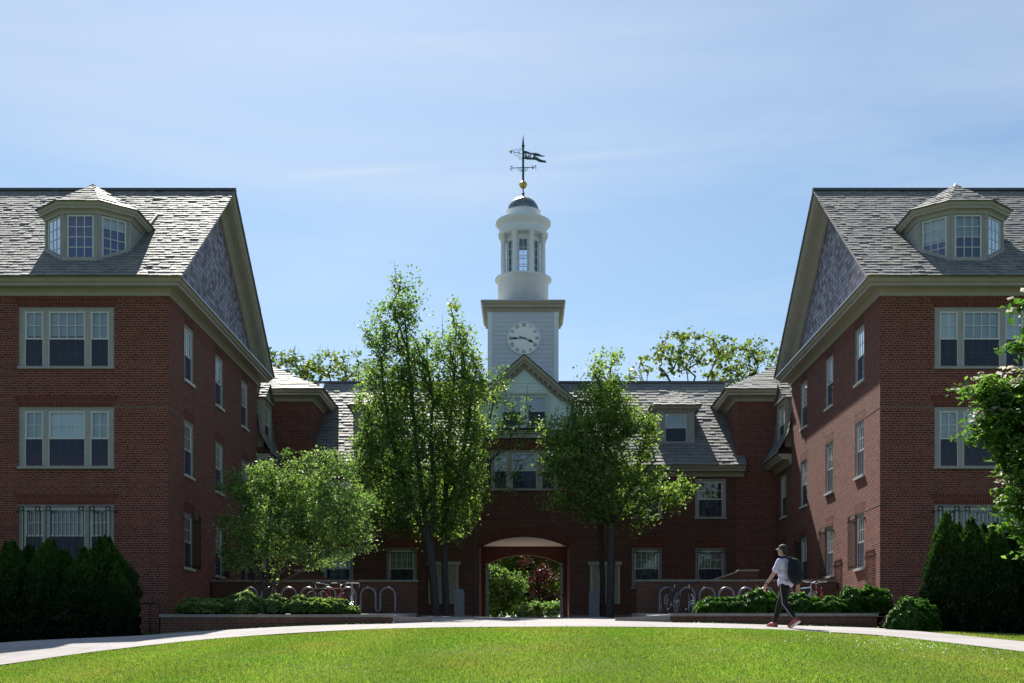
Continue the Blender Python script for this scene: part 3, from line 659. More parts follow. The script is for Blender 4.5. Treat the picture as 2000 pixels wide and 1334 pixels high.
    slate_poly(ro, [(s*(8.5-e),46.15,10.575),(s*END,46.15,10.575),(s*END,51.95,hz),(s*hx,51.95,hz)], 0.235, 0.26, 0.46)
    slate_poly(ro, [(s*(8.5-e),57.7,10.575),(s*(8.5-e),46.15,10.575),(s*hx,51.95,hz)], 0.235, 0.26, 0.46)
    slate_poly(ro, [(s*END,57.7,10.575),(s*(8.5-e),57.7,10.575),(s*hx,51.95,hz),(s*END,51.95,hz)], 0.6, 1, 2)
    # link mansard
    for (Xa, za), (Xb, zb) in (((9.52,7.62),(9.98,8.44)), ((9.98,8.44),(10.16,9.84)), ((10.16,9.84),(10.22,10.5)), ((10.22,10.5),(13.5,12.6))):
        slate_poly(ro, [(s*Xa,43.95,za),(s*Xa,46.69,za),(s*Xb,46.69,zb),(s*Xb,43.95,zb)], 0.22)
    rf = ro.build('roof', 'slate', b, attr=True)
    rc = MB(); rc.box(min(xa,xb), max(xa,xb), Ym-.10, Ym+.10, ZR+.0, ZR+.075); rc.tube([(xa,Ym,ZR+.075),(xb,Ym,ZR+.075)], .045, 8)
    rc.build('ridge_cap', 'ridge_metal', rf)
    em = MB(); E2 = shift(EAVE, 7.60-10.565)
    cornice_path(em, [(s*FX,43.92),(s*FX,46.69)], E2, side); em.build('cornice', 'trim', b)
    # link dormer with its own little gable
    dm = MB(); XF = s*9.93
    fr = ((XF,0,0),(0,1,0),(-s,0,0)); h = (44.62,45.62,8.15,9.68)
    wall(dm, fr, 44.42, 45.82, 7.95, 9.86, [h], 0.1)
    dm.face((XF,44.42,9.86),(XF,45.82,9.86),(XF,45.12,10.40))
    for y in (44.42, 45.82): dm.face((XF,y,7.95),(s*10.6,y,7.95),(s*10.6,y,9.86),(XF,y,9.86))
    dm.box(min(XF-s*.09,XF), max(XF-s*.09,XF), 44.36, 45.88, 9.80, 9.86)
    D = dm.build('dormer', 'trim', b)
    dr = MB()
    for y0, y1 in ((44.25,45.12),(45.99,45.12)): slate_poly(dr, [(XF-s*.12,y0,9.82),(s*12.0,y0,9.82),(s*12.0,y1,10.50),(XF-s*.12,y1,10.50)] , 0.2)
    dr.build('dormer_roof', 'slate', D, attr=True)
    window(D, fr, *h, [(44.74,45.50,3)], 0.1, blind=0.5, trimmat='trim')
    # canted bay dormer on the front slope
    cx = s*12.70; oc = [(-1.24,36.4),(-1.24,33.94),(-.515,33.33),(.515,33.33),(1.24,33.94),(1.24,36.4)]
    oc = [(cx+x, y) for x, y in oc]
    DW = MB(); wf, wg, wb, wl = MB(), MB(), MB(), MB()
    for i in range(5):
        a, c2 = Vector(oc[i]), Vector(oc[i+1]); t = (c2-a).normalized(); N2 = Vector((t.y, -t.x)); ln = (c2-a).length
        fr = ((a.x,a.y,0),(t.x,t.y,0),(N2.x,N2.y,0))
        if i in (0, 4): wall(DW, fr, 0, ln, 10.9, 12.80)
        else:
            mrg = (ln-.80)/2 if i == 2 else (ln-.74)/2
            za_ = 11.33 if i == 2 else 11.36
            hl = (mrg, ln-mrg, za_, 12.62); wall(DW, fr, 0, ln, 10.9, 12.80, [hl], 0.07)
            lattice(wf, fr, hl[0]+.01, hl[1]-.01, hl[2]+.01, hl[3]-.01, -.055, -.02, 3, 4, 0.05, 0.022); pane_face(wg, fr, hl[0]+.03, hl[1]-.03, hl[2]+.03, hl[3]-.03, -.04)
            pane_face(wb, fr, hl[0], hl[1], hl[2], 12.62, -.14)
            if (s > 0 and i != 3) or (s < 0 and i == 3): pane_face(wl, fr, hl[0], hl[1], 12.62-(.72 if s > 0 and i == 1 else .60 if s > 0 else .30), 12.62, -.12)
            DW.fbox(fr, 0.0, 0.055, 0.0, 0.018, 10.95, 12.62); DW.fbox(fr, ln-.055, ln, 0.0, 0.018, 10.95, 12.62)
    D = DW.build('dormer', 'trim_grey', b)
    wf.build('sash', 'white_paint', D); wg.build('pane', 'glass', D); wb.build('curtain', 'blind_sky_blue', D); wl.build('window_blind', 'blind', D)  # blue sheet behind the panes carries a painted sky reflection
    dc = MB(); cornice_path(dc, oc, [(0,12.62),(.03,12.62),(.03,12.70),(.07,12.735),(.15,12.74),(.15,12.80),(.18,12.82),(.21,12.89),(.22,12.91),(0,12.91)], -1)
    dc.build('dormer_cornice', 'trim', D)
    # sill band that follows the slope
    sbm = MB()
    for i in range(5):
        (ax, ay), (bx, by) = oc[i], oc[i+1]; t = (Vector((bx,by))-Vector((ax,ay))).normalized(); nn = Vector((t.y,-t.x))*.035
        za, zb_ = 10.575+SL*(ay-32.45)+.02, 10.575+SL*(by-32.45)+.02
        sbm.sweep([[(ax,ay,za-.1),(ax+nn.x,ay+nn.y,za-.1),(ax+nn.x,ay+nn.y,za+.09),(ax,ay,za+.09)],[(bx,by,zb_-.1),(bx+nn.x,by+nn.y,zb_-.1),(bx+nn.x,by+nn.y,zb_+.09),(bx,by,zb_+.09)]])
    sbm.build('sill', 'trim_grey', D)
    dd = MB(); mt = []
    Pq = [Vector(p) for p in oc]
    for i in range(6):
        v_ = []
        if i > 0: t = (Pq[i]-Pq[i-1]).normalized(); v_.append(Vector((t.y,-t.x)))
        if i < 5: t = (Pq[i+1]-Pq[i]).normalized(); v_.append(Vector((t.y,-t.x)))
        k = v_[0]+v_[1] if len(v_) == 2 else v_[0]*2; mi = k*(2/k.length_squared); mt.append(Vector((Pq[i].x+mi.x*.235, Pq[i].y+mi.y*.235, 12.92)))
    ap = Vector((cx, 34.35, 13.86)); bk = Vector((cx, 36.85, 13.86))
    for tri in ([mt[2],mt[3],ap],[mt[1],mt[2],ap],[mt[3],mt[4],ap],[mt[0],mt[1],ap,bk],[mt[4],mt[5],bk,ap]): slate_poly(dd, tri, 0.19, 0.18, 0.3)
    dd.build('dormer_roof', 'slate', D, attr=True)
    kp = MB(); kp.lathe([(.16,-.14),(.02,.03)], ap, 6); kp.tube([ap+Vector((0,0,.0)), bk+Vector((0,0,.0))], .03, 6); kp.build('ridge_cap', 'ridge_metal', D)
    return b
LW = wing(-1, 'three-storey red brick wing with slate roof at the left edge, its courtyard side in shade')
RW = wing(1, 'three-storey red brick wing with slate roof at the right, courtyard side partly sunlit')

# ------------------------------------------------------------ gatehouse
def gatehouse():
    b = empty('gatehouse', (0, 46.7, 1.47), 'low brick range with archway and pedimented centre linking the two wings', 'building')
    FRT = ((0,46.7,0),(1,0,0),(0,-1,0)); m = MB(); j = MB()
    AW, SP, AP = 1.83, 4.34, 4.80
    holes2 = [(c-.615, c+.615, 5.46, 7.07) for c in (-7.46,-4.91,4.91,7.46)]; holes1 = [(c-.60, c+.60, 2.66, 4.30) for c in (-7.46,-4.91,4.91,7.46)]
    for s in (-1, 1):
        a, c = sorted((s*AW, s*8.5)); wall(m, FRT, a, c, 0.4, 7.2, [h for h in holes1+holes2 if h[0]*s > 0], 0.15)
    tri = [(x0, x1, n) for x0, x1, n in ((-1.205,-.70,2),(-.49,.49,4),(.70,1.205,2))]; hT = (-1.33,1.33,6.60,8.22)
    rad = (AW**2+(AP-SP)**2)/(2*(AP-SP)); arc = lambda u: AP-rad+math.sqrt(rad*rad-u*u)
    def archwall(Y, N, zt, uvs=True, hole=None):
        fr = ((0,Y,0),(1,0,0),N); n = 24
        P = lambda u, z: (u, Y, z)
        for i in range(n):
            u0, u1 = -AW+2*AW*i/n, -AW+2*AW*(i+1)/n
            m.face(P(u0,arc(u0)), P(u1,arc(u1)), P(u1,5.3), P(u0,5.3), uv=[(u0,arc(u0)),(u1,arc(u1)),(u1,5.3),(u0,5.3)])
        wall(m, fr, -AW, AW, 5.3, zt, [hole] if hole else [], 0.15)
    archwall(46.7, (0,-1,0), 8.72, hole=hT); archwall(47.25, (0,1,0), 5.35); archwall(55.7, (0,-1,0), 5.35); archwall(56.2, (0,1,0), 7.2)
    for s in (-1, 1):
        a, c = sorted((s*AW, s*8.5)); wall(m, ((0,56.2,0),(1,0,0),(0,1,0)), a, c, 0.4, 7.2)
        for Y0, Y1 in ((46.7,47.25),(55.7,56.2)):
            wall(m, ((s*AW,0,0),(0,1,0),(-s,0,0)), Y0, Y1, 0.4, SP)
            for i in range(12):
                u0, u1 = s*AW*i/12, s*AW*(i+1)/12; m.face((u0,Y0,arc(u0)),(u1,Y0,arc(u1)),(u1,Y1,arc(u1)),(u0,Y1,arc(u0)))
        wall(m, ((s*2.05,0,0),(0,1,0),(-s,0,0)), 47.25, 55.7, 0.4, 5.35)
        for Y in (47.25, 55.7): m.face((s*AW,Y,.4),(s*2.05,Y,.4),(s*2.05,Y,5.35),(s*AW,Y,5.35))
        wall(m, ((s*1.85,0,0),(0,1,0),(s,0,0)), 46.7, 49.6, 7.0, 8.72)
    m.build('wall', 'brick_shaded', b)
    for h in holes1+holes2:
        if h[3] < 5: j = MB(); jack_arch(j, FRT, h[0], h[1], h[3], 0.36, 0.12); j.build('brick_arch', 'brick_soldier', b)
    j = MB(); jack_arch(j, FRT, hT[0], hT[1], hT[3], 0.36, 0.14); j.build('brick_arch', 'brick_soldier', b); j = MB()
    for k in range(2):                        # two rings of rowlock bricks round the arch
        r0 = rad+0.002+k*.20; r1 = r0+.195; zc = AP-rad; th0 = math.asin(AW/rad)*1.02; n = 58; pr = 46.696-.003*k
        for i in range(n):
            a, c = -th0+2*th0*i/n, -th0+2*th0*(i+1)/n
            Q = lambda r, t: (r*math.sin(t), pr, zc+r*math.cos(t))
            j.face(Q(r0,a), Q(r0,c), Q(r1,c), Q(r1,a), uv=[(0.005,i*.074),(0.005,(i+1)*.074),(.20,(i+1)*.074),(.20,i*.074)])
    j.build('brick_arch', 'brick_soldier', b)
    pl = MB(); pl.face((-2.05,47.25,5.2),(2.05,47.25,5.2),(2.05,55.7,5.2),(-2.05,55.7,5.2)); pl.lathe([(.14,5.17),(.05,5.14)], (0,49.2,0), 12); pl.build('vault_ceiling', 'plaster', b)
    for h in holes2: window(b, FRT, *h, [(h[0]+.13, h[1]-.13, 4)], blind=0.0 if h[0] > 5 else .8)
    for h in holes1:
        window(b, FRT, *h, [(h[0]+.12, h[1]-.12, 4)], blind=1.0, cloth='curtain'); grille(b, FRT, h[0]+.05, h[1]-.05, h[2], h[3], [(h[0]+.06, h[1]-.06)])
    window(b, FRT, *hT, tri, blind=.9)
    # noticeboard panels set against the wall either side of the arch
    for s in (-1, 1):
        p = MB(); p.box(s*3.23-.60, s*3.23+.60, 46.62, 46.698, 2.05, 3.62); P_ = p.build('stone_panel', 'limestone', b)
        q = MB(); q.box(s*3.23-.68, s*3.23+.68, 46.55, 46.697, 3.62, 3.74); q.box(s*3.23-.60, s*3.23-.5, 46.59, 46.619, 2.05, 3.61); q.box(s*3.23+.5, s*3.23+.60, 46.59, 46.619, 2.05, 3.61); q.build('moulding', 'trim', P_)
    ph = MB()
    for s in (-1, 1): ph.box(s*1.86 if s > 0 else -8.49, 8.49 if s > 0 else -1.86, 46.67, 46.699, 1.2, 1.62)
    ph.build('plinth', 'coping', b)
    c = MB(); E2 = shift(EAVE, 7.55-10.565)
    for s in (-1, 1): cornice_path(c, [(s*8.8,46.699),(s*1.9,46.699)] if s < 0 else [(1.9,46.699),(8.8,46.699)], E2, -1)
    cornice_path(c, [(8.5,56.2),(-8.5,56.2)], E2, -1)
    # entablature under the pediment
    cornice_path(c, [(-1.88,49.5),(-1.88,46.66),(1.88,46.66),(1.88,49.5)], [(0,8.70),(.03,8.70),(.03,8.84),(.08,8.88),(.08,8.93),(.14,8.97),(.15,9.0),(0,9.02)], -1)
    c.build('cornice', 'trim', b)
    # pedimented centre with clapboards
    g = MB(); Yg = 46.66; hp = (-.94,.94,9.10,10.46); gs = .87; eaveZ = 10.16
    frg = ((0,Yg,0),(1,0,0),(0,-1,0)); z = 9.0; k = 0
    while z < 11.75:
        z2 = min(z+.145, 11.8); lim = lambda zz: 1.78 if zz < eaveZ else max(0.02, 1.78-(zz-eaveZ)/gs)
        segs = [(-1, 1)]
        for side in ((-1,), (1,)) if z+.07 < hp[3] else ((0,),):
            s = side[0]
            if s: a0, a1 = .94, lim(z); b1 = lim(z2); pts = [(s*a0,z),(s*a1,z),(s*b1,z2),(s*a0,z2)]
            else: pts = [(-lim(z),z),(lim(z),z),(lim(z2),z2),(-lim(z2),z2)]
            (p0, p1, p2, p3) = pts; f0, f1 = Yg-.022, Yg-.004
            g.add([(p0[0],f0,p0[1]),(p1[0],f0,p1[1]),(p2[0],f1,p2[1]),(p3[0],f1,p3[1]),(p0[0],Yg+.01,p0[1]),(p1[0],Yg+.01,p1[1])], [(0,1,2,3),(4,5,1,0)])
        z = z2
    for s in (-1, 1):
        zz = 9.0
        while zz < eaveZ: g.add([(s*1.80,Yg,zz),(s*1.80,50.5,zz),(s*1.782,50.5,zz+.145),(s*1.782,Yg,zz+.145)], [(0,1,2,3)]); zz += .145
    G = g.build('pediment', 'siding_green', b)
    t = MB(); t.box(-1.04,-.94,Yg-.05,Yg-.001,9.03,10.53); t.box(.94,1.04,Yg-.05,Yg-.001,9.03,10.53); t.box(-.94,.94,Yg-.05,Yg-.001,10.46,10.53)
    t.box(-1.85,-1.70,Yg-.035,Yg-.001,9.03,eaveZ+.05); t.box(1.70,1.85,Yg-.035,Yg-.001,9.03,eaveZ+.05)
    t.build('casing', 'clapboard', G)
    window(G, frg, *hp, [(-.86,-.15,3),(.15,.86,3)], blind=1.0, trimmat='clapboard')
    r = MB(); prof = [(-.02,.02),(.40,.02),(.39,-.05),(.33,-.12),(.29,-.13),(.29,-.19),(.10,-.19),(.09,-.25),(.05,-.26),(.05,-.34),(-.02,-.34)]; cc = math.cos(math.atan(gs))
    ez = 10.17; apx = ez+gs*1.98
    rk = lambda x, z: [(x, Yg-d, z+t_/cc) for d, t_ in prof]
    ef = lambda sg: [(sg*(1.98+t_/cc/gs), Yg-d, ez) for d, t_ in prof]
    r.sweep([ef(-1), rk(0,apx), ef(1)])
    for s in (-1, 1):
        for i in range(1, 10):
            x = s*i*.19; zc = apx-gs*abs(x)-.21/cc
            zt = lambda q, dz: apx-gs*abs(q)-.21/cc+dz
            r.sweep([[(x-.035,yy,zt(x-.035,-.09)),(x+.035,yy,zt(x+.035,-.09)),(x+.035,yy,zt(x+.035,.015)),(x-.035,yy,zt(x-.035,.015))] for yy in (Yg-.11, Yg-.27)])
        r.box(min(s*1.83,s*1.96),max(s*1.83,s*1.96),Yg-.3,50.4,10.02,10.17)
    r.build('raking_cornice', 'trim', G)
    # roofs
    ro = MB(); YR = 51.5; S2 = (12.03-7.56)/(YR-46.17)
    zz = lambda y: 7.56+S2*(y-46.17)
    for s in (-1, 1):
        slate_poly(ro, [(s*1.88,46.17,7.56),(s*8.82,46.17,7.56),(s*8.6,46.6,zz(46.6)),(s*8.6,YR,12.03),(s*1.88,YR,12.03)][:2]+[(s*8.82,YR,12.03),(s*1.88,YR,12.03)], 0.245, 0.24, 0.44)
        a = (s*2.02, Yg-.42, ez+.0); 
        slate_poly(ro, [(s*2.02,51.3,ez+.03),(s*2.02,Yg-.42,ez+.03),(0,Yg-.42,apx+.07),(0,51.3,apx+.07)] , 0.2)
    slate_poly(ro, [(8.8,56.8,7.56),(-8.8,56.8,7.56),(-8.8,YR,12.03),(8.8,YR,12.03)], 0.6, 1, 2)
    slate_poly(ro, [(-1.9,49.4,zz(49.4)),(1.9,49.4,zz(49.4)),(1.9,YR,12.03),(-1.9,YR,12.03)], 0.245, 0.24, 0.44)
    RF = ro.build('roof', 'slate', b, attr=True)
    rc = MB(); rc.box(-9.2, 9.2, YR-.1, YR+.1, 12.02, 12.10); rc.build('ridge_cap', 'ridge_metal', RF)
    # two hipped dormers
    for s in (-1, 1):
        cx = s*6.17; d = MB(); yf = 47.45; fr = ((cx,yf,0),(1,0,0),(0,-1,0)); h = (-.52,.52,8.62,9.93)
        wall(d, fr, -.76, .76, 8.3, 10.05, [h], 0.08)
        for q in (-.76, .76): d.face((cx+q,yf,8.3),(cx+q,50.0,8.3),(cx+q,50.0,10.05),(cx+q,yf,10.05))
        D = d.build('dormer', 'trim_grey', b)
        window(D, fr, *h, [(-.43,.43,4)], 0.08, blind=1.0)
        q = MB(); cornice_path(q, [(cx-.76,50.2),(cx-.76,yf),(cx+.76,yf),(cx+.76,50.2)], [(0,9.93),(.03,9.93),(.03,9.99),(.16,10.02),(.16,10.06),(.22,10.12),(.25,10.15),(0,10.15)], -1); q.build('dormer_cornice', 'trim', D)
        z0 = 10.16; z1 = 10.98; q = MB(); A = [(cx-1.03,yf-.27,z0),(cx+1.03,yf-.27,z0)]; ap = (cx,yf+.95,z1); bk = (cx,51.2,z1)
        slate_poly(q, [A[0],A[1],ap], 0.22); slate_poly(q, [(cx-1.03,51.0,z0),A[0],ap,bk], 0.22); slate_poly(q, [A[1],(cx+1.03,51.0,z0),bk,ap], 0.22); q.build('dormer_roof', 'slate', D, attr=True)
    return b
GH = gatehouse()

# ------------------------------------------------------------ clock tower
def text_mesh(body, size, depth, mirror=False):
    cu = bpy.data.curves.new('t', 'FONT'); cu.body = body; cu.size = size; cu.extrude = depth/2; cu.align_x = 'CENTER'; cu.align_y = 'CENTER'; cu.resolution_u = 3
    o = bpy.data.objects.new('t', cu); COL.objects.link(o); bpy.context.view_layer.update()
    me = bpy.data.meshes.new_from_object(o.evaluated_get(bpy.context.evaluated_depsgraph_get()))
    bpy.data.objects.remove(o); vs = [v.co.copy() for v in me.vertices]; fs = [tuple(p.vertices) for p in me.polygons]; bpy.data.meshes.remove(me)
    if mirror: vs = [Vector((-v.x, v.y, v.z)) for v in vs]
    return vs, fs
def tower():
    TX, TY = -.05, 51.05; b = empty('clock_tower', (TX, TY, 12.0), 'pale wooden clock tower with domed lantern rising behind the pediment', 'tower')
    hw = 1.47; yf = TY-hw; m = MB(); z = 9.8
    while z < 14.66:
        z2 = z+.19; o0, o1 = .018, .003
        for k in range(4):
            c, s_ = [(1,0),(0,1),(-1,0),(0,-1)][k]
            P = lambda x, y, zz: (TX+c*x-s_*y, TY+s_*x+c*y, zz)
            h0, h1 = hw+o0, hw+o1
            m.add([P(-h0,-h0,z),P(h0,-h0,z),P(h1,-h1,z2),P(-h1,-h1,z2),P(h0,-hw+.01,z),P(-h0,-hw+.01,z)], [(0,1,2,3),(5,4,1,0)])
        z = z2
    m.build('tower_shaft', 'siding_blue', b)
    for a in (-1, 1):
        for c in (-1, 1):
            t = MB(); x, y = TX+a*(hw-.06), TY+c*(hw-.06); t.box(x-.095, x+.095, y-.095, y+.095, 9.8, 14.66); t.build('corner_board', 'tower_paint', b)
    c = MB(); sq = [(TX-hw,TY-hw),(TX+hw,TY-hw),(TX+hw,TY+hw),(TX-hw,TY+hw)]
    cornice_path(c, sq, [(0,14.60),(.05,14.60),(.05,14.68),(.09,14.74),(.22,14.76),(.22,14.86),(.26,14.88),(.31,14.97),(.33,15.0),(0,15.02)], -1, True); c.build('tower_cornice', 'trim', b)
    t = MB(); t.box(TX-hw-.30,TX+hw+.30,TY-hw-.30,TY+hw+.30,15.0,15.04); t.build('flashing', 'lead', b)
    cz = (1280-661)*yf/F; cx = TX+.03; f = yf-.02
    K = MB(); n = 64
    def disc(r, y, m_): m_.add([(cx,y,cz)]+[(cx+r*math.cos(2*math.pi*k/n), y, cz+r*math.sin(2*math.pi*k/n)) for k in range(n)], [(0,k+1,(k+1)%n+1) for k in range(n)])
    K.tube([(cx,f+.02,cz),(cx,f-.03,cz)], .66, n); CK = K.build('clock', 'clock_white', b)
    rg = MB(); rg.tube([(cx+.685*math.cos(t_), f-.02, cz+.685*math.sin(t_)) for t_ in [2*math.pi*k/n for k in range(n+1)]], .035, 6, False); rg.build('clock_ring', 'tower_paint', CK)
    nm = MB()
    for i, s_ in enumerate(['XII','I','II','III','IIII','V','VI','VII','VIII','IX','X','XI']):
        vs, fs = text_mesh(s_, .19, .006); th = -2*math.pi*i/12; sx = .78 if len(s_) > 2 else 1.0
        pts = []
        for v in vs:
            x, y = v.x*sx, v.y*1.05+.545; pts.append((cx+x*math.cos(th)-y*math.sin(th), f-.036-v.z, cz+x*math.sin(th)+y*math.cos(th)))
        nm.add(pts, fs)
    for i in range(60):
        th = 2*math.pi*i/60; nm.tube([(cx+.622*math.sin(th),f-.035,cz+.622*math.cos(th)),(cx+.64*math.sin(th),f-.035,cz+.64*math.cos(th))], .005 if i%5 else .011, 4)
    nm.build('numerals', 'black_paint', CK)
    def hand(ang, ln, tail, wd, y):
        q = MB(); a = R(ang); dx, dz = math.sin(a), math.cos(a); px, pz = dz, -dx
        P = lambda l, w_: (cx+dx*l+px*w_, y, cz+dz*l+pz*w_)
        ring = [(-tail,.012),(0,.02),(ln*.45,.014),(ln*.62,wd),(ln*.8,wd*.5),(ln*.86,.02),(ln,.003)]
        pts = [P(l, w_) for l, w_ in ring]+[P(l, -w_) for l, w_ in ring[::-1]]; k = len(pts)
        q.add(pts+[(p[0],p[1]+.012,p[2]) for p in pts], [tuple(range(k)), tuple(range(2*k-1,k-1,-1))]+[(i,(i+1)%k,(i+1)%k+k,i+k) for i in range(k)]); q.lathe([(.035,0),(.035,.02)], (0,0,0), 12) if False else None
        q.build('clock_hand', 'black_paint', CK)
    hand(113, .46, .22, .06, f-.05); hand(269, .60, .10, .045, f-.064)
    # lantern
    def lat(name, prof, mat, parent=b, seg=48, sm=True): q = MB(); q.lathe(prof, (TX,TY,0), seg); o = q.build(name, mat, parent); [setattr(p, 'use_smooth', True) for p in o.data.polygons if abs(p.normal.z) < 0.8]; return o
    lat('drum', [(1.105,15.03),(1.105,16.28),(1.14,16.30),(1.17,16.34),(1.24,16.38),(1.25,16.44),(1.18,16.47),(0.3,16.47)], 'tower_paint')
    for k in range(8):
        th = R(22.5+45*k); q = MB(); x, y = TX+.93*math.cos(th), TY+.93*math.sin(th)
        q.lathe([(.145,16.47),(.145,16.53),(.12,16.56),(.118,16.6),(.112,17.3),(.100,18.13),(.125,18.15),(.135,18.20),(.15,18.21),(.15,18.27)], (x,y,0), 16); o = q.build('column', 'tower_paint', b)
        for p in o.data.polygons: p.use_smooth = abs(p.normal.z) < .5
    lat('entablature', [(.62,18.26),(1.06,18.26),(1.06,18.33),(1.10,18.36),(1.10,18.40),(1.04,18.43),(1.04,18.66),(1.08,18.70),(1.12,18.73),(1.17,18.80),(1.21,18.84),(1.22,18.92),(1.10,18.96),(.5,18.99)], 'tower_paint')
    ra = .70
    for k in range(8):
        lw = MB(); gl = MB(); th = R(45*k-90); N = (math.cos(th), math.sin(th), 0); U = (-math.sin(th), math.cos(th), 0); fr = ((TX+N[0]*ra, TY+N[1]*ra, 0), U, N)
        lattice(lw, fr, -.20, .20, 16.50, 18.02, -.02, .02, 2, 4, .03, .022); lw.fbox(fr, -.29, -.20, -.04, .03, 16.47, 18.27); lw.fbox(fr, .20, .29, -.04, .03, 16.47, 18.27); lw.fbox(fr, -.20, .20, -.03, .03, 18.02, 18.27)
        pane_face(gl, fr, -.19, .19, 16.51, 18.0, 0.0)
        LW_ = lw.build('lantern_window', 'tower_paint', b); gl.build('pane', 'glass', LW_)
    lat('attic', [(.80,18.97),(.765,19.0),(.765,19.30),(.80,19.33),(.80,19.37),(.4,19.40)], 'tower_paint')
    lat('dome', [(.705*math.cos(t_), 19.36+.69*math.sin(t_)) for t_ in [R(90*i/14) for i in range(14)]]+[(.05,20.05)], 'dome_metal')
    # weather vane
    ax = TX; V0 = 20.03
    q = MB(); q.lathe([(.16,20.02),(.10,20.08),(.05,20.14),(.05,20.2),(.075,20.23),(.04,20.27),(.028,20.3),(.028,20.45)], (ax,TY,0), 14)
    q.lathe([(.05,20.74),(.05,20.8),(.045,22.25),(.07,22.28),(.075,22.32),(.05,22.36),(.035,22.5),(.004,22.80)], (ax,TY,0), 12); V = q.build('weather_vane', 'verdigris', b)
    q = MB(); q.sphere((ax,TY,20.60), .165, 20, 12); q.lathe([(.178,20.60),(.178,20.63),(.15,20.70)], (ax,TY,0), 20); o = q.build('ball', 'gold_old', V); [setattr(p, 'use_smooth', True) for p in o.data.polygons]
    k = TY/F; S = lambda px, py: (ax+(px-1021.5)*k, TY-.02, (1280-py)*k)
    q = MB(); zoomp = lambda x, y: S(980+x/8.89, 250+y/8.89)
    q.tube([zoomp(170,700), zoomp(360,690), zoomp(550,688)], .016, 6)
    q.tube([(ax,TY-.45,21.36),(ax,TY+.45,21.36)], .016, 6)
    for cxx in (290, 430): q.tube([zoomp(cxx+22*math.cos(a), 715+22*math.sin(a)) for a in [R(t_) for t_ in range(-90,200,24)]], .010, 5)
    for cxx in (325, 398): q.tube([zoomp(cxx+16*math.cos(a), 748+14*math.sin(a)) for a in [R(t_) for t_ in range(-90,200,30)]], .010, 5)
    q.tube([zoomp(290,690), zoomp(330,718), zoomp(350,745)], .010, 5); q.tube([zoomp(430,690), zoomp(395,718), zoomp(375,745)], .010, 5)
    for ch, px, py, mir in (('S',165,705,True),('N',560,690,True)):
        vs, fs = text_mesh(ch, .27, .02, mir); c0 = Vector(zoomp(px, py)); q.add([(c0.x+v.x, c0.y+v.z, c0.z+v.y) for v in vs], fs)
    for yy, ch in ((TY-.5,'W'),(TY+.5,'E')):
        vs, fs = text_mesh(ch, .24, .02); q.add([(ax+v.z, yy+v.x, 21.40+v.y+.1) for v in vs], fs)
    q.build('compass_arms', 'verdigris', V)
    q = MB(); top = [(375,395),(440,410),(500,435),(600,438),(650,455),(700,485),(742,478)]; bot = [(742,492),(700,503),(650,495),(600,490),(560,498),(610,510),(660,545),(710,565),(750,565),(778,608),(740,602),(690,600),(640,590),(590,560),(520,553),(440,552),(375,535)]
    ring = [zoomp(*p) for p in top+bot]; n = len(ring)
    q.add([(p[0],p[1]-.012,p[2]) for p in ring]+[(p[0],p[1]+.012,p[2]) for p in ring], [tuple(range(n)), tuple(range(2*n-1,n-1,-1))]+[(i,(i+1)%n,(i+1)%n+n,i+n) for i in range(n)])
    ban = q.build('banner', 'verdigris', V)
    # the year is cut right through the sheet
    cut = MB(); vs, fs = text_mesh('1950', .235, .2); c0 = zoomp(462, 485)
    a = R(-7); cut.add([(c0[0]+v.x*.92*math.cos(a)-v.y*math.sin(a), c0[1]+v.z, c0[2]+v.x*.92*math.sin(a)+v.y*math.cos(a)) for v in vs], fs)
    co = cut.build('cutter', 'verdigris', V)
    try:
        md = ban.modifiers.new('cut', 'BOOLEAN'); md.object = co; md.operation = 'DIFFERENCE'; md.solver = 'EXACT'
        bpy.context.view_layer.update(); me = bpy.data.meshes.new_from_object(ban.evaluated_get(bpy.context.evaluated_depsgraph_get()))
        if len(me.vertices) > 60: ban.data = me
        ban.modifiers.clear()
    except Exception as e: print('bool', e); ban.modifiers.clear()
    bpy.data.objects.remove(co)
    q = MB()
    for cyy, cxx, r_ in ((385,318,36),(515,318,36)):
        sg = 1 if cyy < 450 else -1
        q.tube([zoomp(cxx+r_*(1-t_/520)*math.cos(R(sg*(t_))-0.3), cyy-r_*(1-t_/520)*math.sin(R(sg*t_)-0.3)) for t_ in range(0,400,22)], .010, 5)
    q.tube([zoomp(345,455), zoomp(290,435), zoomp(195,420)], .012, 6)
    q.tube([zoomp(200,425), zoomp(225,380), zoomp(262,378), zoomp(285,410), zoomp(310,440)], .010, 5); q.tube([zoomp(205,430), zoomp(225,475), zoomp(262,492), zoomp(285,470), zoomp(305,450)], .010, 5)
    q.build('scrollwork', 'verdigris', V)
    q = MB(); q.sweep([[zoomp(122,405)]*4, [(zoomp(195,380)[0],TY-.03,zoomp(195,380)[2]),(zoomp(195,380)[0],TY-.01,zoomp(195,380)[2]),(zoomp(165,458)[0],TY-.01,zoomp(165,458)[2]),(zoomp(165,458)[0],TY-.03,zoomp(165,458)[2])]])
    q.build('arrow_head', 'gold_old', V)
    return b
TW = tower()
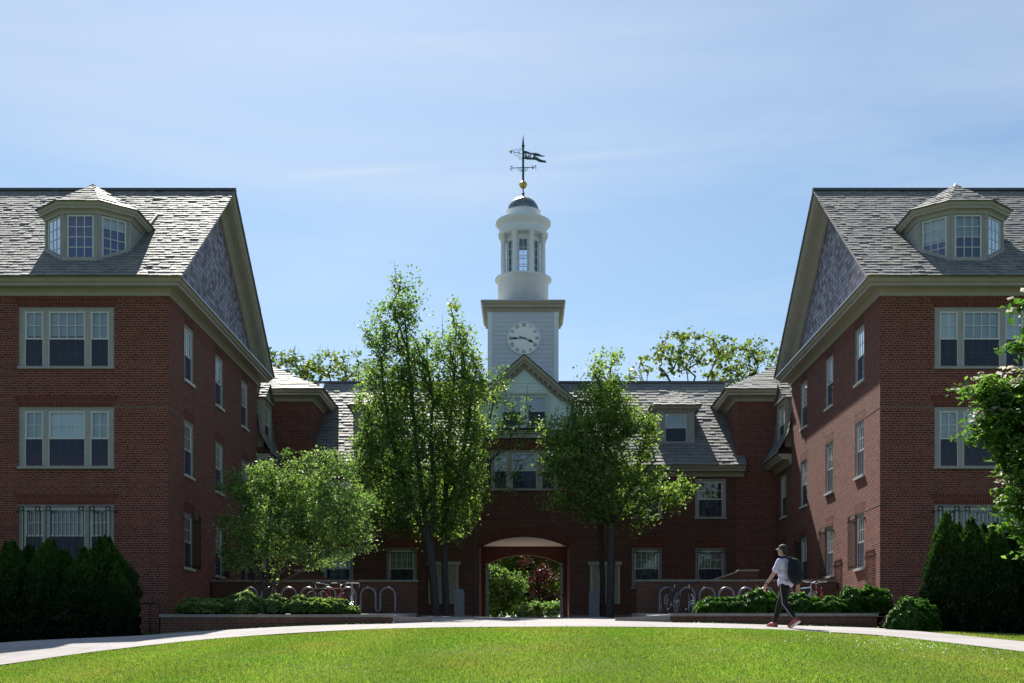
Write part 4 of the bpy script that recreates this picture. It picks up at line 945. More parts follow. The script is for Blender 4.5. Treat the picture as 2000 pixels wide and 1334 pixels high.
# ------------------------------------------------------------ low walls, beds, racks
def brick_wall_seg(name, x0, x1, y0, y1, zb, zt, label, cap=0.07, capm='coping', over=0.03):
    b = empty(name, ((x0+x1)/2, y0, zb), label, 'wall'); m = MB(); m.box(x0, x1, y0, y1, zb, zt-cap); m.build('brick_face', 'brick_low', b)
    c = MB(); n = max(1, round((x1-x0)/0.9))
    for i in range(n):
        a, d = x0-over+(x1-x0+2*over)*i/n, x0-over+(x1-x0+2*over)*(i+1)/n
        c.box(a+.002, d-.002, y0-over, y1+over, zt-cap, zt+random.uniform(-.003,.003))
    c.build('coping', capm, b); return b
brick_wall_seg('garden_wall', 3.55, 8.55, 28.25, 28.60, 0.2, 1.02, 'low brick planter wall with stone coping on the right, behind the walking man')
brick_wall_seg('garden_wall', -8.75, -3.2, 28.05, 28.40, 0.1, 0.985, 'low shaded brick planter wall with stone coping left of the lawn path')
brick_wall_seg('retaining_wall', 3.62, 10.02, 37.4, 37.75, 1.0, 2.43, 'brick wall with grey coping behind the right-hand bike rack', 0.06)
brick_wall_seg('retaining_wall', -10.02, -3.45, 37.4, 37.75, 1.0, 2.42, 'brick wall with grey coping behind the left-hand bike rack', 0.06)
def curb(name, pts, label):
    m = MB(); secs = []
    for x, y, z0, z1 in pts: secs.append([(x, y, z0), (x, y+.3, z0), (x, y+.3, z1), (x, y, z1)])
    m.sweep(secs); o = m.build(name, 'coping', None, origin=(pts[0][0], pts[0][1], pts[0][2])); tag(o, label, 'kerb')
curb('stone_kerb', [(2.35,30.0,.5,.97),(3.0,29.0,.5,.97),(3.54,28.3,.5,.985)], 'grey granite kerb tapering off the left end of the right planter wall')
curb('stone_kerb', [(-2.4,30.0,.5,.96),(-2.8,29.0,.5,.96),(-3.17,28.2,.5,.965)], 'grey granite kerb tapering off the right end of the left planter wall')
# planted terraces behind the low walls
def bed(s):
    m = MB(); n = 14
    xs = [3.45+(6.57)*i/n for i in range(n+1)]
    for j in range(10):
        y0, y1 = 28.58+8.83*j/10, 28.58+8.83*(j+1)/10; z0, z1 = .95+.40*j/10, .95+.40*(j+1)/10
        for a, c in zip(xs, xs[1:]): m.face((s*a,y0,z0),(s*c,y0,z0),(s*c,y1,z1),(s*a,y1,z1))
    m.face((s*3.45,28.58,.2),(s*3.45,28.58,.95),(s*3.45,37.4,1.35),(s*3.45,37.4,.5))
    o = m.build('path_terrace', 'paving', None, origin=(s*7,33,.95)); tag(o, kind='structure')
    m = MB(); m.face((s*3.5,28.6,.956),(s*8.55,28.6,.956),(s*9.95,28.6,.956),(s*9.95,33.6,1.19),(s*4.2,33.6,1.19)); o = m.build('soil', 'soil', None, origin=(s*7,31,.95)); tag(o, kind='structure')
bed(1); bed(-1)
# stair cheek walls that rise behind the retaining walls
for s, xa, xb in ((1, 7.85, 8.62), (-1, -6.95, -6.40)):
    b = empty('stair_wall', (xa, 39, 1.3), ('brick stair pier with sloping pale coping behind the right retaining wall' if s > 0 else 'brick stair pier with flat coping behind the left retaining wall, under the small tree'), 'wall')
    Y = 39.0; zt = (1280-1113)*Y/F; x0, x1 = (1444-1024)*Y/F, (1480-1024)*Y/F
    if s < 0: x0, x1 = (576-1024)*Y/F, (604-1024)*Y/F; 
    m = MB(); m.box(x0, x1, Y, Y+.5, 1.2, zt-.05)
    w_ = 1.5 if s > 0 else 0
    if s > 0: m.sweep([[(x0-.002,Y+.05,1.2),(x0-.002,Y+.45,1.2),(x0-.002,Y+.45,zt-.08),(x0-.002,Y+.05,zt-.08)],[(x0-1.25,Y+.05,1.2),(x0-1.25,Y+.45,1.2),(x0-1.25,Y+.45,zt-.50),(x0-1.25,Y+.05,zt-.50)]])
    else: m.sweep([[(x1+.002,Y+.05,1.2),(x1+.002,Y+.45,1.2),(x1+.002,Y+.45,zt-.08),(x1+.002,Y+.05,zt-.08)],[(x1+1.6,Y+.05,1.2),(x1+1.6,Y+.45,1.2),(x1+1.6,Y+.45,zt-.62),(x1+1.6,Y+.05,zt-.62)]])
    m.build('brick_face', 'brick_low', b)
    c = MB(); c.box(x0-.03, x1+.03, Y-.03, Y+.53, zt-.05, zt+.01)
    if s > 0: c.sweep([[(x0-.031,Y+.02,zt-.08),(x0-.031,Y+.48,zt-.08),(x0-.031,Y+.48,zt-.02),(x0-.031,Y+.02,zt-.02)],[(x0-1.25,Y+.02,zt-.5),(x0-1.25,Y+.48,zt-.5),(x0-1.25,Y+.48,zt-.44),(x0-1.25,Y+.02,zt-.44)]])
    c.build('coping', 'limestone', b)
# wave racks
def wave_rack(s, xs, label):
    Y = 36.7; zb = 1.33; zt = zb+.80; r = .235; pts = []
    xs = sorted(xs)
    for i, x in enumerate(xs):
        pts += [(x-r, Y, zb+ .03 if i else zb-.1)] if i == 0 else []
        pts += [(x-r, Y, zb+.14), (x-r, Y, zt-r)]
        pts += [(x-r*math.cos(a), Y, zt-r+r*math.sin(a)) for a in [math.pi*k/10 for k in range(1,10)]]
        pts += [(x+r, Y, zt-r), (x+r, Y, zb+.14)]
        if i < len(xs)-1:
            x2 = xs[i+1]-r; c = (x+r+x2)/2; q = (x2-x-r)/2
            pts += [(c-q*math.cos(a), Y, zb+.13-q*math.sin(a)) for a in [math.pi*k/6 for k in range(1,6)]]
        else: pts += [(x+r, Y, zb-.1)]
    m = MB(); m.tube(pts, .036, 10); o = m.build('bike_rack', 'rack_steel', None, origin=(xs[0], Y, zb), smooth=True)
    tag(o, label, 'bike rack')
RX = [(p-1024)*36.7/F for p in (1303,1342,1381,1419,1458,1497,1536)]
LX = [(p-1024)*36.7/F for p in (757,719,680,641,602,564,525,487)]
wave_rack(1, RX, 'grey steel wave bike rack in front of the right retaining wall')
wave_rack(-1, LX, 'grey steel wave bike rack in front of the left retaining wall')
# bollards
for px, lab in ((897, 'square grey granite post left of the archway, beside the leaning tree trunk'), (1160.5, 'square grey granite post right of the archway')):
    x = (px-1024)*43/F; z = H(x, 43)-.05; m = MB(); hw = .185; zt = (1280-1151)*43/F
    m.box(x-hw, x+hw, 43-hw, 43+hw, z, zt-.10); secs = [[(x-q, 43-q, zz), (x+q, 43-q, zz), (x+q, 43+q, zz), (x-q, 43+q, zz)] for q, zz in ((hw,zt-.10),(hw-.02,zt-.05),(hw-.07,zt))]; m.sweep(secs)
    o = m.build('granite_post', 'granite', None, origin=(x,43,z), bevel=.01); tag(o, lab, 'bollard')
# iron gates in the arch, fence beyond
for s in (-1, 1):
    b = empty('iron_gate', (s*1.8, 55.4, H(0,55)), 'open black iron gate leaf against the %s jamb of the archway' % ('left' if s < 0 else 'right'), 'gate'); z0 = H(0,55); m = MB(); X = s*1.80
    for i in range(12): y = 54.1+i*.13; m.tube([(X-s*i*.008,y,z0+.06),(X-s*i*.008,y,z0+2.7+.12*math.sin(math.pi*i/11))], .012, 5)
    m.build('bars', 'iron', b); m = MB()
    for z in (.1, 1.2, 2.55): m.box(X-.1 if s > 0 else X-.012, X+.012 if s > 0 else X+.1, 54.05, 55.6, z0+z, z0+z+.05)
    m.build('rails', 'iron', b)
fb = empty('iron_fence', (1.2, 59.6, H(1,59.6)), 'low black iron fence of pointed bars beyond the archway', 'fence'); m = MB(); z0 = H(0,59.6); zf = z0+.72
for i in range(26):
    x = -.35+i*.115; m.tube([(x,59.6,z0-.05),(x,59.6,zf),(x,59.6,zf+.08)], [.009,.009,.001], 5)
m.build('bars', 'iron', fb); m = MB()
for z in (.12, .6): m.box(-.38, 2.56, 59.585, 59.615, z0+z, z0+z+.025)
m.build('rails', 'iron', fb)
# basement stair railings against the wing fronts
def railing(name, pts, posts, label):
    b = empty(name, posts[0], label, 'railing'); m = MB()
    for p in pts: m.tube(p, .018, 8)
    m.build('handrail', 'iron', b)
    for (x, y, z), h in [((p[0],p[1],p[2]), p[3]) for p in posts]:
        q = MB(); q.tube([(x,y,z),(x,y,z+h)], .016, 8); q.build('post', 'iron', b)
Y = 31.0; z = H(-10.2, 31)
P_ = lambda px, py, Y=31.0: at(px, py, Y)
def railL():
    a, c, d, e = P_(258,1165), P_(276,1176), P_(310,1179), P_(268,1131); f, g = P_(262,1131), P_(302,1131)
    railing('stair_railing', [[P_(250,1158),a,c,P_(292,1177)], [P_(292,1177),P_(313,1179)], [P_(262,1131,32.2),P_(300,1131,32.2)]],
            [(*P_(258,1240),1.02), (*P_(268,1240),.94), (*P_(292,1240),.86), (*P_(310,1240),.84)] , 'black iron stair railing beside the left wing corner')
b = empty('stair_railing', P_(268,1240), 'thin black iron stair railing beside the left wing corner, by the dark evergreens', 'railing')
m = MB(); m.tube([P_(240,1150),P_(260,1166),P_(276,1178),P_(294,1178)], .018, 8); m.tube([P_(294,1178),P_(314,1180)], .014, 8); m.build('handrail', 'iron', b)
m = MB(); m.tube([P_(258,1131,32.3),P_(300,1131,32.3)], .016, 8); m.tube([P_(299,1131,32.3),P_(299,1175,32.3)], .014, 8); m.build('handrail', 'iron', b)
for px, py in ((260,1166),(270,1174),(293,1178),(312,1180)):
    p = P_(px,py); q = MB(); q.tube([(p.x,p.y,H(p.x,p.y)-.05),p], .015, 8); q.build('post', 'iron', b)
b = empty('stair_railing', at(1764,1235,31.5), 'thin black iron stair railing beside the right wing corner, left of the tall evergreens', 'railing')
m = MB(); m.tube([at(1761,1126,31.5),at(1770,1125,31.5),at(1815,1127,31.5)], .017, 8); m.build('handrail', 'iron', b)
m = MB(); m.tube([at(1786,1161,31),at(1815,1162,31)], .017, 8); m.build('handrail', 'iron', b)
for px, py, yy in ((1764,1126,31.5),(1790,1161,31.0),(1806,1161,31.0)):
    p = at(px,py,yy); q = MB(); q.tube([(p.x,p.y,H(p.x,p.y)-.05),p], .014, 8); q.build('post', 'iron', b)

# ------------------------------------------------------------ vegetation
def leaves_at(pts, size, up=0.6, seed=0, elong=1.6, sizevar=0.35):
    """folded diamond leaves at pts -> verts, tris"""
    g = np.random.default_rng(seed); n = len(pts)
    nrm_ = g.normal(size=(n,3)); nrm_[:,2] += up*1.6; nrm_ /= np.linalg.norm(nrm_, axis=1)[:,None]
    t = g.normal(size=(n,3)); t -= nrm_*(t*nrm_).sum(1)[:,None]; t /= np.linalg.norm(t, axis=1)[:,None]; b = np.cross(nrm_, t)
    s = size*(1+sizevar*g.normal(size=n)).clip(.4, 1.9)[:,None]
    base = pts-t*s*.5; tip = pts+t*s*.5-nrm_*s*.12; l = pts-b*s*.5/elong*1.1+nrm_*s*.10; r = pts+b*s*.5/elong*1.1+nrm_*s*.10
    v = np.stack([base, l, tip, r], 1).reshape(-1,3); i = np.arange(n)*4
    f = np.concatenate([np.stack([i,i+1,i+2],1), np.stack([i,i+2,i+3],1)])
    return v, f
def leaf_obj(name, pts, size, mat, parent, seed=0, up=0.6, origin=(0,0,0), bias=None, elong=1.6):
    pts = np.asarray(pts); v, f = leaves_at(pts, size, up, seed, elong)
    g = np.random.default_rng(seed+5); rn = g.random(len(pts))
    if bias is not None: rn = np.clip(rn*.6+bias*.4, 0, 1)
    return fast_mesh(name, v, f, np.repeat(rn, 4), mat, parent, origin)

def skeleton(roots, targets, maxstep=0.9, up=0.5, seed=0, sag=0.12):
    """grow branches: each target joins the nearest node already grown, preferring nodes below it"""
    g = random.Random(seed); nodes = []; par = []
    for chain in roots:
        prev = chain[0][0] if isinstance(chain[0][0], int) else -1
        pts = chain[1:] if isinstance(chain[0][0], int) else chain
        for p in pts: nodes.append(Vector(p)); par.append(prev); prev = len(nodes)-1
    nroot = len(nodes); base = nodes[0]
    T = sorted([Vector(t) for t in targets], key=lambda t: min((t-n).length for n in nodes[:nroot]))
    leafn = []
    arr = np.array([tuple(n) for n in nodes])
    for t in T:
        d = arr-np.array(tuple(t)); dist = np.sqrt((d**2).sum(1)); pen = dist+np.maximum(0, d[:,2]+0.15*dist)*2.2
        pen[0] += 3 
        k = int(np.argmin(pen)); L_ = dist[k]; n = max(1, int(L_/maxstep)); a = Vector(arr[k]); prev = k
        add = []
        for i in range(1, n+1):
            f = i/n; p = a.lerp(t, f); w_ = math.sin(f*math.pi)*L_*.10
            p = p+Vector((g.uniform(-1,1)*w_, g.uniform(-1,1)*w_, -w_*sag+g.uniform(-.5,.5)*w_))
            nodes.append(p); par.append(prev); prev = len(nodes)-1; add.append(tuple(p))
        arr = np.vstack([arr, add]); leafn.append(prev)
    cnt = [0]*len(nodes)
    for k in leafn: cnt[k] += 1
    for i in range(len(nodes)-1, -1, -1):
        if par[i] >= 0: cnt[par[i]] += cnt[i]
    return nodes, par, cnt, leafn, nroot
def branch_mesh(nodes, par, cnt, r_tip=0.008, r_base=0.16, expo=0.45, rmin=None, rootr=None, seg=6):
    m = MB(); mx_ = max(cnt); rad = [max(r_tip, r_base*(c/mx_)**expo) if c else r_tip for c in cnt]
    if rootr:
        for i, r in rootr.items(): rad[i] = r
    kids = {}
    for i, p in enumerate(par): kids.setdefault(p, []).append(i)
    done = set()
    def chain(i):
        path = [i]
        while True:
            ks = kids.get(path[-1], [])
            if not ks: break
            k = max(ks, key=lambda q: rad[q]); path.append(k)
        return path
    stack = list(kids.get(-1, []))
    while stack:
        i = stack.pop()
        if i in done: continue
        path = chain(i); done.update(path); pre = [par[i]] if par[i] >= 0 else []
        pts = [nodes[q] for q in pre+path]; rs = [min(rad[q], rad[path[0]]) for q in pre]+[rad[q] for q in path]
        if len(pts) > 1: m.tube(pts, rs, seg if rs[0] > .03 else 4, caps=False)
        for q in path:
            for k in kids.get(q, []):
                if k not in done: stack.append(k)
    return m
def sample_lobes(lobes, n, seed, mind=0.0, shell=0.0):
    """points inside ellipsoid lobes [(cx,cy,cz, rx,ry,rz)] by volume"""
    g = np.random.default_rng(seed); vol = np.array([l[3]*l[4]*l[5] for l in lobes]); pr = vol/vol.sum(); out_ = []
    tries = 0
    while len(out_) < n and tries < n*60:
        tries += 1; l = lobes[g.choice(len(lobes), p=pr)]; d = g.normal(size=3); d /= np.linalg.norm(d); r = (shell+(1-shell)*g.random()**(1/3)) if shell else g.random()**(1/3)
        p = np.array(l[:3])+d*r*np.array(l[3:6])
        if mind and out_ and np.min(np.linalg.norm(np.array(out_)-p, axis=1)) < mind: continue
        out_.append(p)
    return out_
def tree(name, label, roots, lobes, nclus, per, leaf, mat, cr, seed, r_base=.15, group=None, barkm='bark', up=.6, mind=.25, twigs=0, cat='tree', clump=(1,1,.8), elong=1.5, rmul=1.0, rtip=.008, expo=.45, extra=None):
    base = roots[0][0]; b = empty(name, base, label, cat, group)
    C = sample_lobes(lobes, nclus, seed, mind)
    if extra: C = C+sample_lobes(extra[0], extra[1], seed+9, mind*1.6)
    nodes, par, cnt, leafn, nr = skeleton(roots, C, .6, seed=seed)
    tm = branch_mesh(nodes, par, cnt, rtip, r_base, expo); g = random.Random(seed)
    for k in range(twigs):
        i = g.choice(leafn); p = nodes[i]; q = p+Vector((g.uniform(-.2,.2), g.uniform(-.2,.2), g.uniform(.4,.9))); tm.tube([p, p.lerp(q,.5)+Vector((g.uniform(-.04,.04),0,0)), q], [.012,.008,.003], 4)
    tm.build('trunk', barkm, b, smooth=True)
    G = np.random.default_rng(seed+1); P = []; bias = []
    for c, i in zip(C, leafn):
        c = np.array(nodes[i]); k = max(4, int(per*G.uniform(.55, 1.45))); r = cr*G.uniform(.7, 1.35)*rmul
        q = G.normal(size=(k,3))*np.array(clump)*r*.55; P.append(c+q); bias.append(np.full(k, G.random()))
        # leaves along the twig that carries the cluster
        pa = par[i]
        if pa >= 0: 
            a = np.array(nodes[pa]); t = G.random((k//3,1)); P.append(a*(1-t)+c*t+G.normal(size=(k//3,3))*r*.28); bias.append(np.full(k//3, G.random()))
    leaf_obj('crown', np.concatenate(P), leaf, mat, b, seed, up, bias=np.concatenate(bias), elong=elong)
    return b
def gp(px, Y): x = (px-1024)*Y/F; return Vector((x, Y, H(x, Y)))
def lobe(px, py, Y, rx, rz, ry=None):      # centre from the photo at distance Y, radii in photo pixels
    p = at(px, py, Y); return (p.x, p.y, p.z, rx*Y/F, (ry or rx)*Y/F, rz*Y/F)
YT = 42.0
# tall maple pair left of the arch
b0 = gp(852, YT); 
rootsA = [[b0-Vector((0,0,.2)), at(846,1130,YT), at(838,1060,YT), at(826,980,YT), at(815,880,YT), at(805,780,YT), at(795,680,YT), at(790,600,YT)],
          [(2,), at(815,1010,YT+.3), at(775,900,YT+.5), at(755,800,YT+.4), at(745,720,YT+.3)], [(2,), at(845,1000,YT+.2), at(848,930,YT+.3), at(840,860,YT+.35), at(846,780,YT+.4), at(836,720,YT+.3), at(832,660,YT+.3)]]
tree('maple_tree', 'tall upright maple with the highest crown, left of the clock tower on a leaning trunk', rootsA,
     [lobe(785,590,YT,40,55),lobe(757,640,YT,42,60),lobe(790,690,YT,62,90),lobe(765,760,YT,72,90),lobe(775,850,YT,82,90),lobe(770,930,YT,85,80),lobe(785,1000,YT,82,50),lobe(735,870,YT,45,70),lobe(820,900,YT,50,120)],
     330, 66, .098, 'leaf_maple_dark', .34, 21, .17, 'maple trees before the arch', twigs=30, mind=.30, clump=(.75,.75,1.25))
b1 = gp(872, YT+.8); Y2 = YT+.8
rootsB = [[b1-Vector((0,0,.2)), at(869,1120,Y2), at(866,1030,Y2), at(872,930,Y2), at(880,820,Y2), at(888,720,Y2), at(892,640,Y2)],
          [(2,), at(895,930,Y2), at(915,830,Y2), at(922,740,Y2)]]
tree('maple_tree', 'second upright maple with a narrow pointed top, right of the highest maple', rootsB,
     [lobe(890,630,Y2,20,45),lobe(893,690,Y2,40,60),lobe(900,770,Y2,48,80),lobe(895,860,Y2,58,90),lobe(900,950,Y2,55,75),lobe(885,1010,Y2,50,45),lobe(845,760,Y2,35,70),lobe(925,720,Y2,22,30)],
     250, 62, .098, 'leaf_maple', .33, 22, .14, 'maple trees before the arch', twigs=20, mind=.30, clump=(.75,.75,1.25))
b2 = gp(1191, YT); 
rootsC = [[b2-Vector((0,0,.2)), at(1193,1130,YT), at(1195,1060,YT), at(1196,1030,YT), at(1190,960,YT), at(1185,860,YT), at(1185,760,YT)],
          [(3,), at(1178,1005,YT), at(1150,940,YT+.2), at(1120,880,YT+.3)], [(3,), at(1215,990,YT), at(1245,930,YT-.2), at(1280,900,YT-.3)]]
tree('maple_tree', 'rounder bright green maple to the right of the archway, spreading to the right', rootsC,
     [lobe(1183,728,YT,30,42),lobe(1175,790,YT,58,50),lobe(1165,835,YT,75,50),lobe(1110,840,YT,52,48),lobe(1130,900,YT,80,65),lobe(1215,860,YT,72,80),lobe(1190,960,YT,85,58),lobe(1285,955,YT,58,38),lobe(1330,955,YT,28,20),lobe(1105,970,YT,45,28),lobe(1255,1000,YT,45,32),lobe(1250,830,YT,35,25)],
     330, 66, .100, 'leaf_maple', .34, 23, .16, 'maple trees before the arch', twigs=24, mind=.30)
bt_ = gp(1177, YT+1.0); Y3 = YT+1
tree('maple_tree', 'thin dark-trunked tree standing just left of the rounder maple by the arch', [[bt_-Vector((0,0,.2)), at(1177,1130,Y3), at(1173,1050,Y3), at(1175,950,Y3), at(1190,820,Y3), at(1192,720,Y3)]],
     [lobe(1190,700,Y3,25,20),lobe(1185,780,Y3,35,60)], 30, 30, .11, 'leaf_maple_dark', .28, 24, .11, 'maple trees before the arch', 'bark_dark', twigs=14, mind=.2)
# fine spray of light foliage in front of the pediment
ys = 44.0
tree('young_maple', 'thin open young tree with sparse pale leaves in front of the pediment window', [[gp(925,ys)-Vector((0,0,.1)), at(927,1120,ys), at(930,1020,ys), at(938,930,ys), at(950,850,ys), at(965,780,ys)],[(2,),at(960,900,ys),at(1000,850,ys),at(1035,800,ys)]],
     [lobe(960,765,ys,40,50),lobe(1000,830,ys,48,50),lobe(955,850,ys,40,50),lobe(990,930,ys,40,40),lobe(1030,800,ys,20,30)], 80, 17, .10, 'leaf_small', .26, 25, .06, twigs=8, mind=.2, rtip=.006)
# small many-stemmed tree on the left bed
ym = 34.0; c0 = Vector(((516-1024)*ym/F, ym, 1.15))
rootsM = [[c0, at(514,1140,ym), at(500,1100,ym), at(478,1050,ym), at(470,1000,ym)], [(0,), at(522,1130,ym), at(522,1060,ym-.2), at(530,990,ym-.3), at(535,930,ym-.2)],
          [(0,), at(535,1130,ym), at(575,1090,ym+.2), at(620,1050,ym+.3), at(650,1000,ym+.4)], [(0,), at(540,1140,ym+.4), at(600,1110,ym+.9), at(660,1085,ym+1)], [(0,), at(500,1140,ym-.3), at(460,1115,ym-.8)]]
tree('small_tree', 'low spreading many-stemmed tree with fine sunlit leaves on the left planting bed', rootsM,
     [lobe(480,945,ym,58,45),lobe(560,930,ym,70,48),lobe(640,920,ym,55,38),lobe(530,1010,ym,105,60),lobe(640,1000,ym,95,62),lobe(500,1080,ym,72,38),lobe(620,1070,ym,72,38),lobe(690,1050,ym,45,45),lobe(700,990,ym,30,40),lobe(630,895,ym,20,18)],
     330, 70, .074, 'leaf_small', .26, 31, .075, twigs=10, mind=.22, clump=(1.15,1.15,.55))
# dogwood reaching in from the right, close to the camera
yd = 14.0
rootsD = [[Vector((9.6,yd+.3,H(9.6,yd))), at(2600,1150,yd), at(2560,950,yd), at(2400,800,yd), at(2200,760,yd), at(2060,760,yd)], [(3,), at(2300,640,yd), at(2100,640,yd)], [(2,), at(2350,1000,yd), at(2150,980,yd), at(2040,980,yd)], [(2,), at(2330,1100,yd), at(2100,1060,yd), at(2010,1060,yd)]]
b = tree('dogwood_tree', 'flowering dogwood with white bracts whose branches reach in at the right edge', rootsD,
     [lobe(1995,610,yd,24,26),lobe(1960,760,yd,60,22),lobe(1985,800,yd,60,45),lobe(1945,840,yd,48,28),lobe(1990,880,yd,52,40),lobe(1990,960,yd,40,50),lobe(2020,1010,yd,45,45),lobe(1965,1025,yd,16,12),lobe(1990,1070,yd,20,14),lobe(1915,765,yd,34,12),lobe(2060,650,yd,40,50),lobe(2050,850,yd,40,60),lobe(2070,980,yd,50,50),lobe(2170,800,yd,60,80),lobe(1990,680,yd,22,20)],
     290, 30, .085, 'leaf_dogwood', .15, 41, .10, mind=.11, clump=(1.2,1.2,.42), up=1.3, elong=1.9, rtip=.005, cat='tree', extra=([(9.2,14.4,3.9,1.7,1.7,1.5),(8.6,14.6,2.4,1.2,1.5,1.2),(10.4,14.2,2.7,1.2,1.5,1.4),(9.0,14.3,5.0,1.2,1.3,.8)], 420))
C = sample_lobes([lobe(1995,600,yd,24,26),lobe(1960,750,yd,60,22),lobe(1985,795,yd,60,45),lobe(1945,830,yd,48,28),lobe(1990,870,yd,52,40),lobe(1990,950,yd,40,50),lobe(1990,1055,yd,20,10),lobe(1965,1020,yd,14,10),lobe(1915,758,yd,34,12),lobe(2040,820,yd,30,60)], 210, 43, shell=.85)
fl = []
for c in C:
    for k in range(4):
        a = math.pi/2*k+random.random()*.5; fl.append((c[0]+.028*math.cos(a), c[1]+.028*math.sin(a), c[2]+.045))
leaf_obj('blossom', fl, .058, 'bract', b, 44, 2.5, elong=1.2)
# trees over the roofs
far = [('tall open-crowned tree rising behind the roof right of the rounder maple', 1352, 74, [(1340,685,72,34),(1300,705,55,25),(1395,685,45,32),(1262,728,40,12),(1320,668,40,16),(1400,662,26,12),(1350,655,16,8)], 51),
       ('open-crowned tree behind the roof, just left of the right wing gable', 1452, 78, [(1440,705,55,35),(1480,690,45,25),(1420,730,50,22),(1500,700,35,20),(1460,680,30,16)], 52),
       ('sparse tree with bare upper twigs rising behind the roof left of the tall maples', 668, 76, [(665,715,50,30),(620,725,45,22),(700,730,35,30),(640,700,30,18)], 53),
       ('leafy tree top behind the roof beside the left wing gable', 566, 74, [(560,710,35,22),(590,725,30,22),(540,700,25,18)], 54)]
for lab, px, Yf, lb, sd in far:
    base = gp(px, Yf); mid = at(px, 800, Yf); 
    cs_ = [at(a, c+25, Yf) for a, c, *_ in lb[:4]]
    roots = [[base, base.lerp(mid,.5), mid, at(px-4,770,Yf), at(px+6,735,Yf)]]+[[(2,), mid.lerp(c,.5)+Vector((0,0,-.3)), c] for c in cs_]
    tree('deciduous_tree', lab, roots, [lobe(a,c,Yf,d,e) for a,c,d,e in lb], 70 if sd != 53 else 50, 15, .21, 'leaf_far', .38, sd, .12, 'trees rising behind the roofs', mind=.62, twigs=8 if sd != 53 else 24, rtip=.018, elong=1.3, expo=.5, clump=(1.1,1.1,.55))
# garden beyond the arch
yb = 63
tree('shrub', 'pale green leafy shrub filling the left of the view through the archway', [[gp(985,yb), at(985,1170,yb), at(985,1130,yb)]], [lobe(975,1165,yb,36,38),lobe(998,1145,yb,24,22),lobe(960,1130,yb,28,22)], 120, 75, .13, 'leaf_small', .32, 61, .08, cat='shrub', mind=.2)
tree('red_maple', 'dark red japanese maple seen through the archway', [[gp(1052,66), at(1052,1160,66), at(1048,1120,66), at(1040,1090,66)]], [lobe(1040,1102,66,22,14),lobe(1062,1125,66,26,18),lobe(1085,1170,66,22,14),lobe(1050,1150,66,22,20)], 38, 28, .13, 'leaf_red', .35, 62, .12, barkm='bark_dark', mind=.25)
tree('garden_tree', 'green tree whose crown fills the top of the view through the archway', [[gp(1075,70), at(1078,1150,70), at(1070,1080,70)]], [lobe(1000,1085,70,60,35),lobe(1070,1075,70,55,30),lobe(1092,1120,70,24,40),lobe(970,1110,70,40,25)], 150, 60, .18, 'leaf_far', .45, 63, .12, mind=.3)
tree('shrub', 'low bright shrub behind the iron fence beyond the archway', [[gp(1055,61.5), at(1055,1200,61.5)]], [lobe(1050,1192,61.5,46,14,18),lobe(1088,1188,61.5,20,14,16)], 60, 60, .10, 'leaf_small', .22, 64, .03, cat='shrub', mind=.15)
tree('garden_tree', 'large dark tree furthest back through the archway', [[gp(1024,78), at(1030,1130,78), at(1024,1040,78)]], [lobe(1024,1110,78,110,90),lobe(960,1060,78,70,60),lobe(1090,1060,78,70,60)], 220, 70, .3, 'leaf_maple_dark', .8, 65, .3, barkm='bark_dark', mind=.5)

# tall trees across the green, behind the viewer: the windows mirror them
for k, (x, y, h_, r) in enumerate(((-14,-26,21,6),(-3,-32,23,7),(9,-28,20,6),(20,-30,22,7),(-26,-30,22,7))):
    z = H(x,y); tree('shade_tree', ['broad tree behind the viewpoint, far left','tallest broad tree behind the viewpoint','broad tree behind the viewpoint, centre right','broad tree behind the viewpoint, far right','broad tree behind the viewpoint, outermost left'][k], [[Vector((x,y,z)), Vector((x,y,z+h_*.4)), Vector((x,y,z+h_*.75))]],
         [(x,y,z+h_*.62,r*.8,r*.8,h_*.36)], 60, 40, .5, 'leaf_far', 1.5, 140+k, .35, 'trees across the green', mind=1.4, rtip=.05)
# evergreen columns
def arbor_mesh(h, r, seed, n=34000):
    g = np.random.default_rng(seed); P = []
    t = g.random(n)**.85; prof = np.where(t < .5, 1-.08*t, (1-((t-.5)/.5)**1.5)*.96+.0); prof = np.clip(prof, .0, 1)
    th = g.random(n)*2*np.pi; lump = 1+.10*np.sin(th*3+t*9+seed)+.07*np.sin(th*7-t*17)+.05*np.sin(t*41+th*2)
    rr = r*prof*lump*(.80+.20*g.random(n)**.5)
    p = np.c_[rr*np.cos(th), rr*np.sin(th), t*h*(1+.02*g.normal(size=n))+.03]
    tip = g.random((int(n*.02),3)); 
    # several leader tips
    for k in range(4):
        a = g.random()*6.28; d = r*.28*g.random(); m_ = int(n*.012); tt = g.random(m_); q = (1-tt)*.09
        P.append(np.c_[d*np.cos(a)+q*g.normal(size=m_), d*np.sin(a)+q*g.normal(size=m_), h*(.88+.15*tt)])
    return np.concatenate([p]+P)
def arbor_leaves(P, size, seed):
    g = np.random.default_rng(seed); n = len(P); c = P.copy(); c[:,2] = 0; o = c/(np.linalg.norm(c, axis=1)[:,None]+1e-6)
    t = o*.5+np.array([0,0,1.])+g.normal(size=(n,3))*.35; t /= np.linalg.norm(t, axis=1)[:,None]; b = np.cross(t, g.normal(size=(n,3))); b /= np.linalg.norm(b, axis=1)[:,None]; nn = np.cross(t, b)
    s = size*g.uniform(.6,1.4,n)[:,None]; v = np.stack([P-t*s*.5, P-b*s*.22+nn*s*.05, P+t*s*.5, P+b*s*.22+nn*s*.05], 1).reshape(-1,3); i = np.arange(n)*4
    return v, np.concatenate([np.stack([i,i+1,i+2],1), np.stack([i,i+2,i+3],1)])
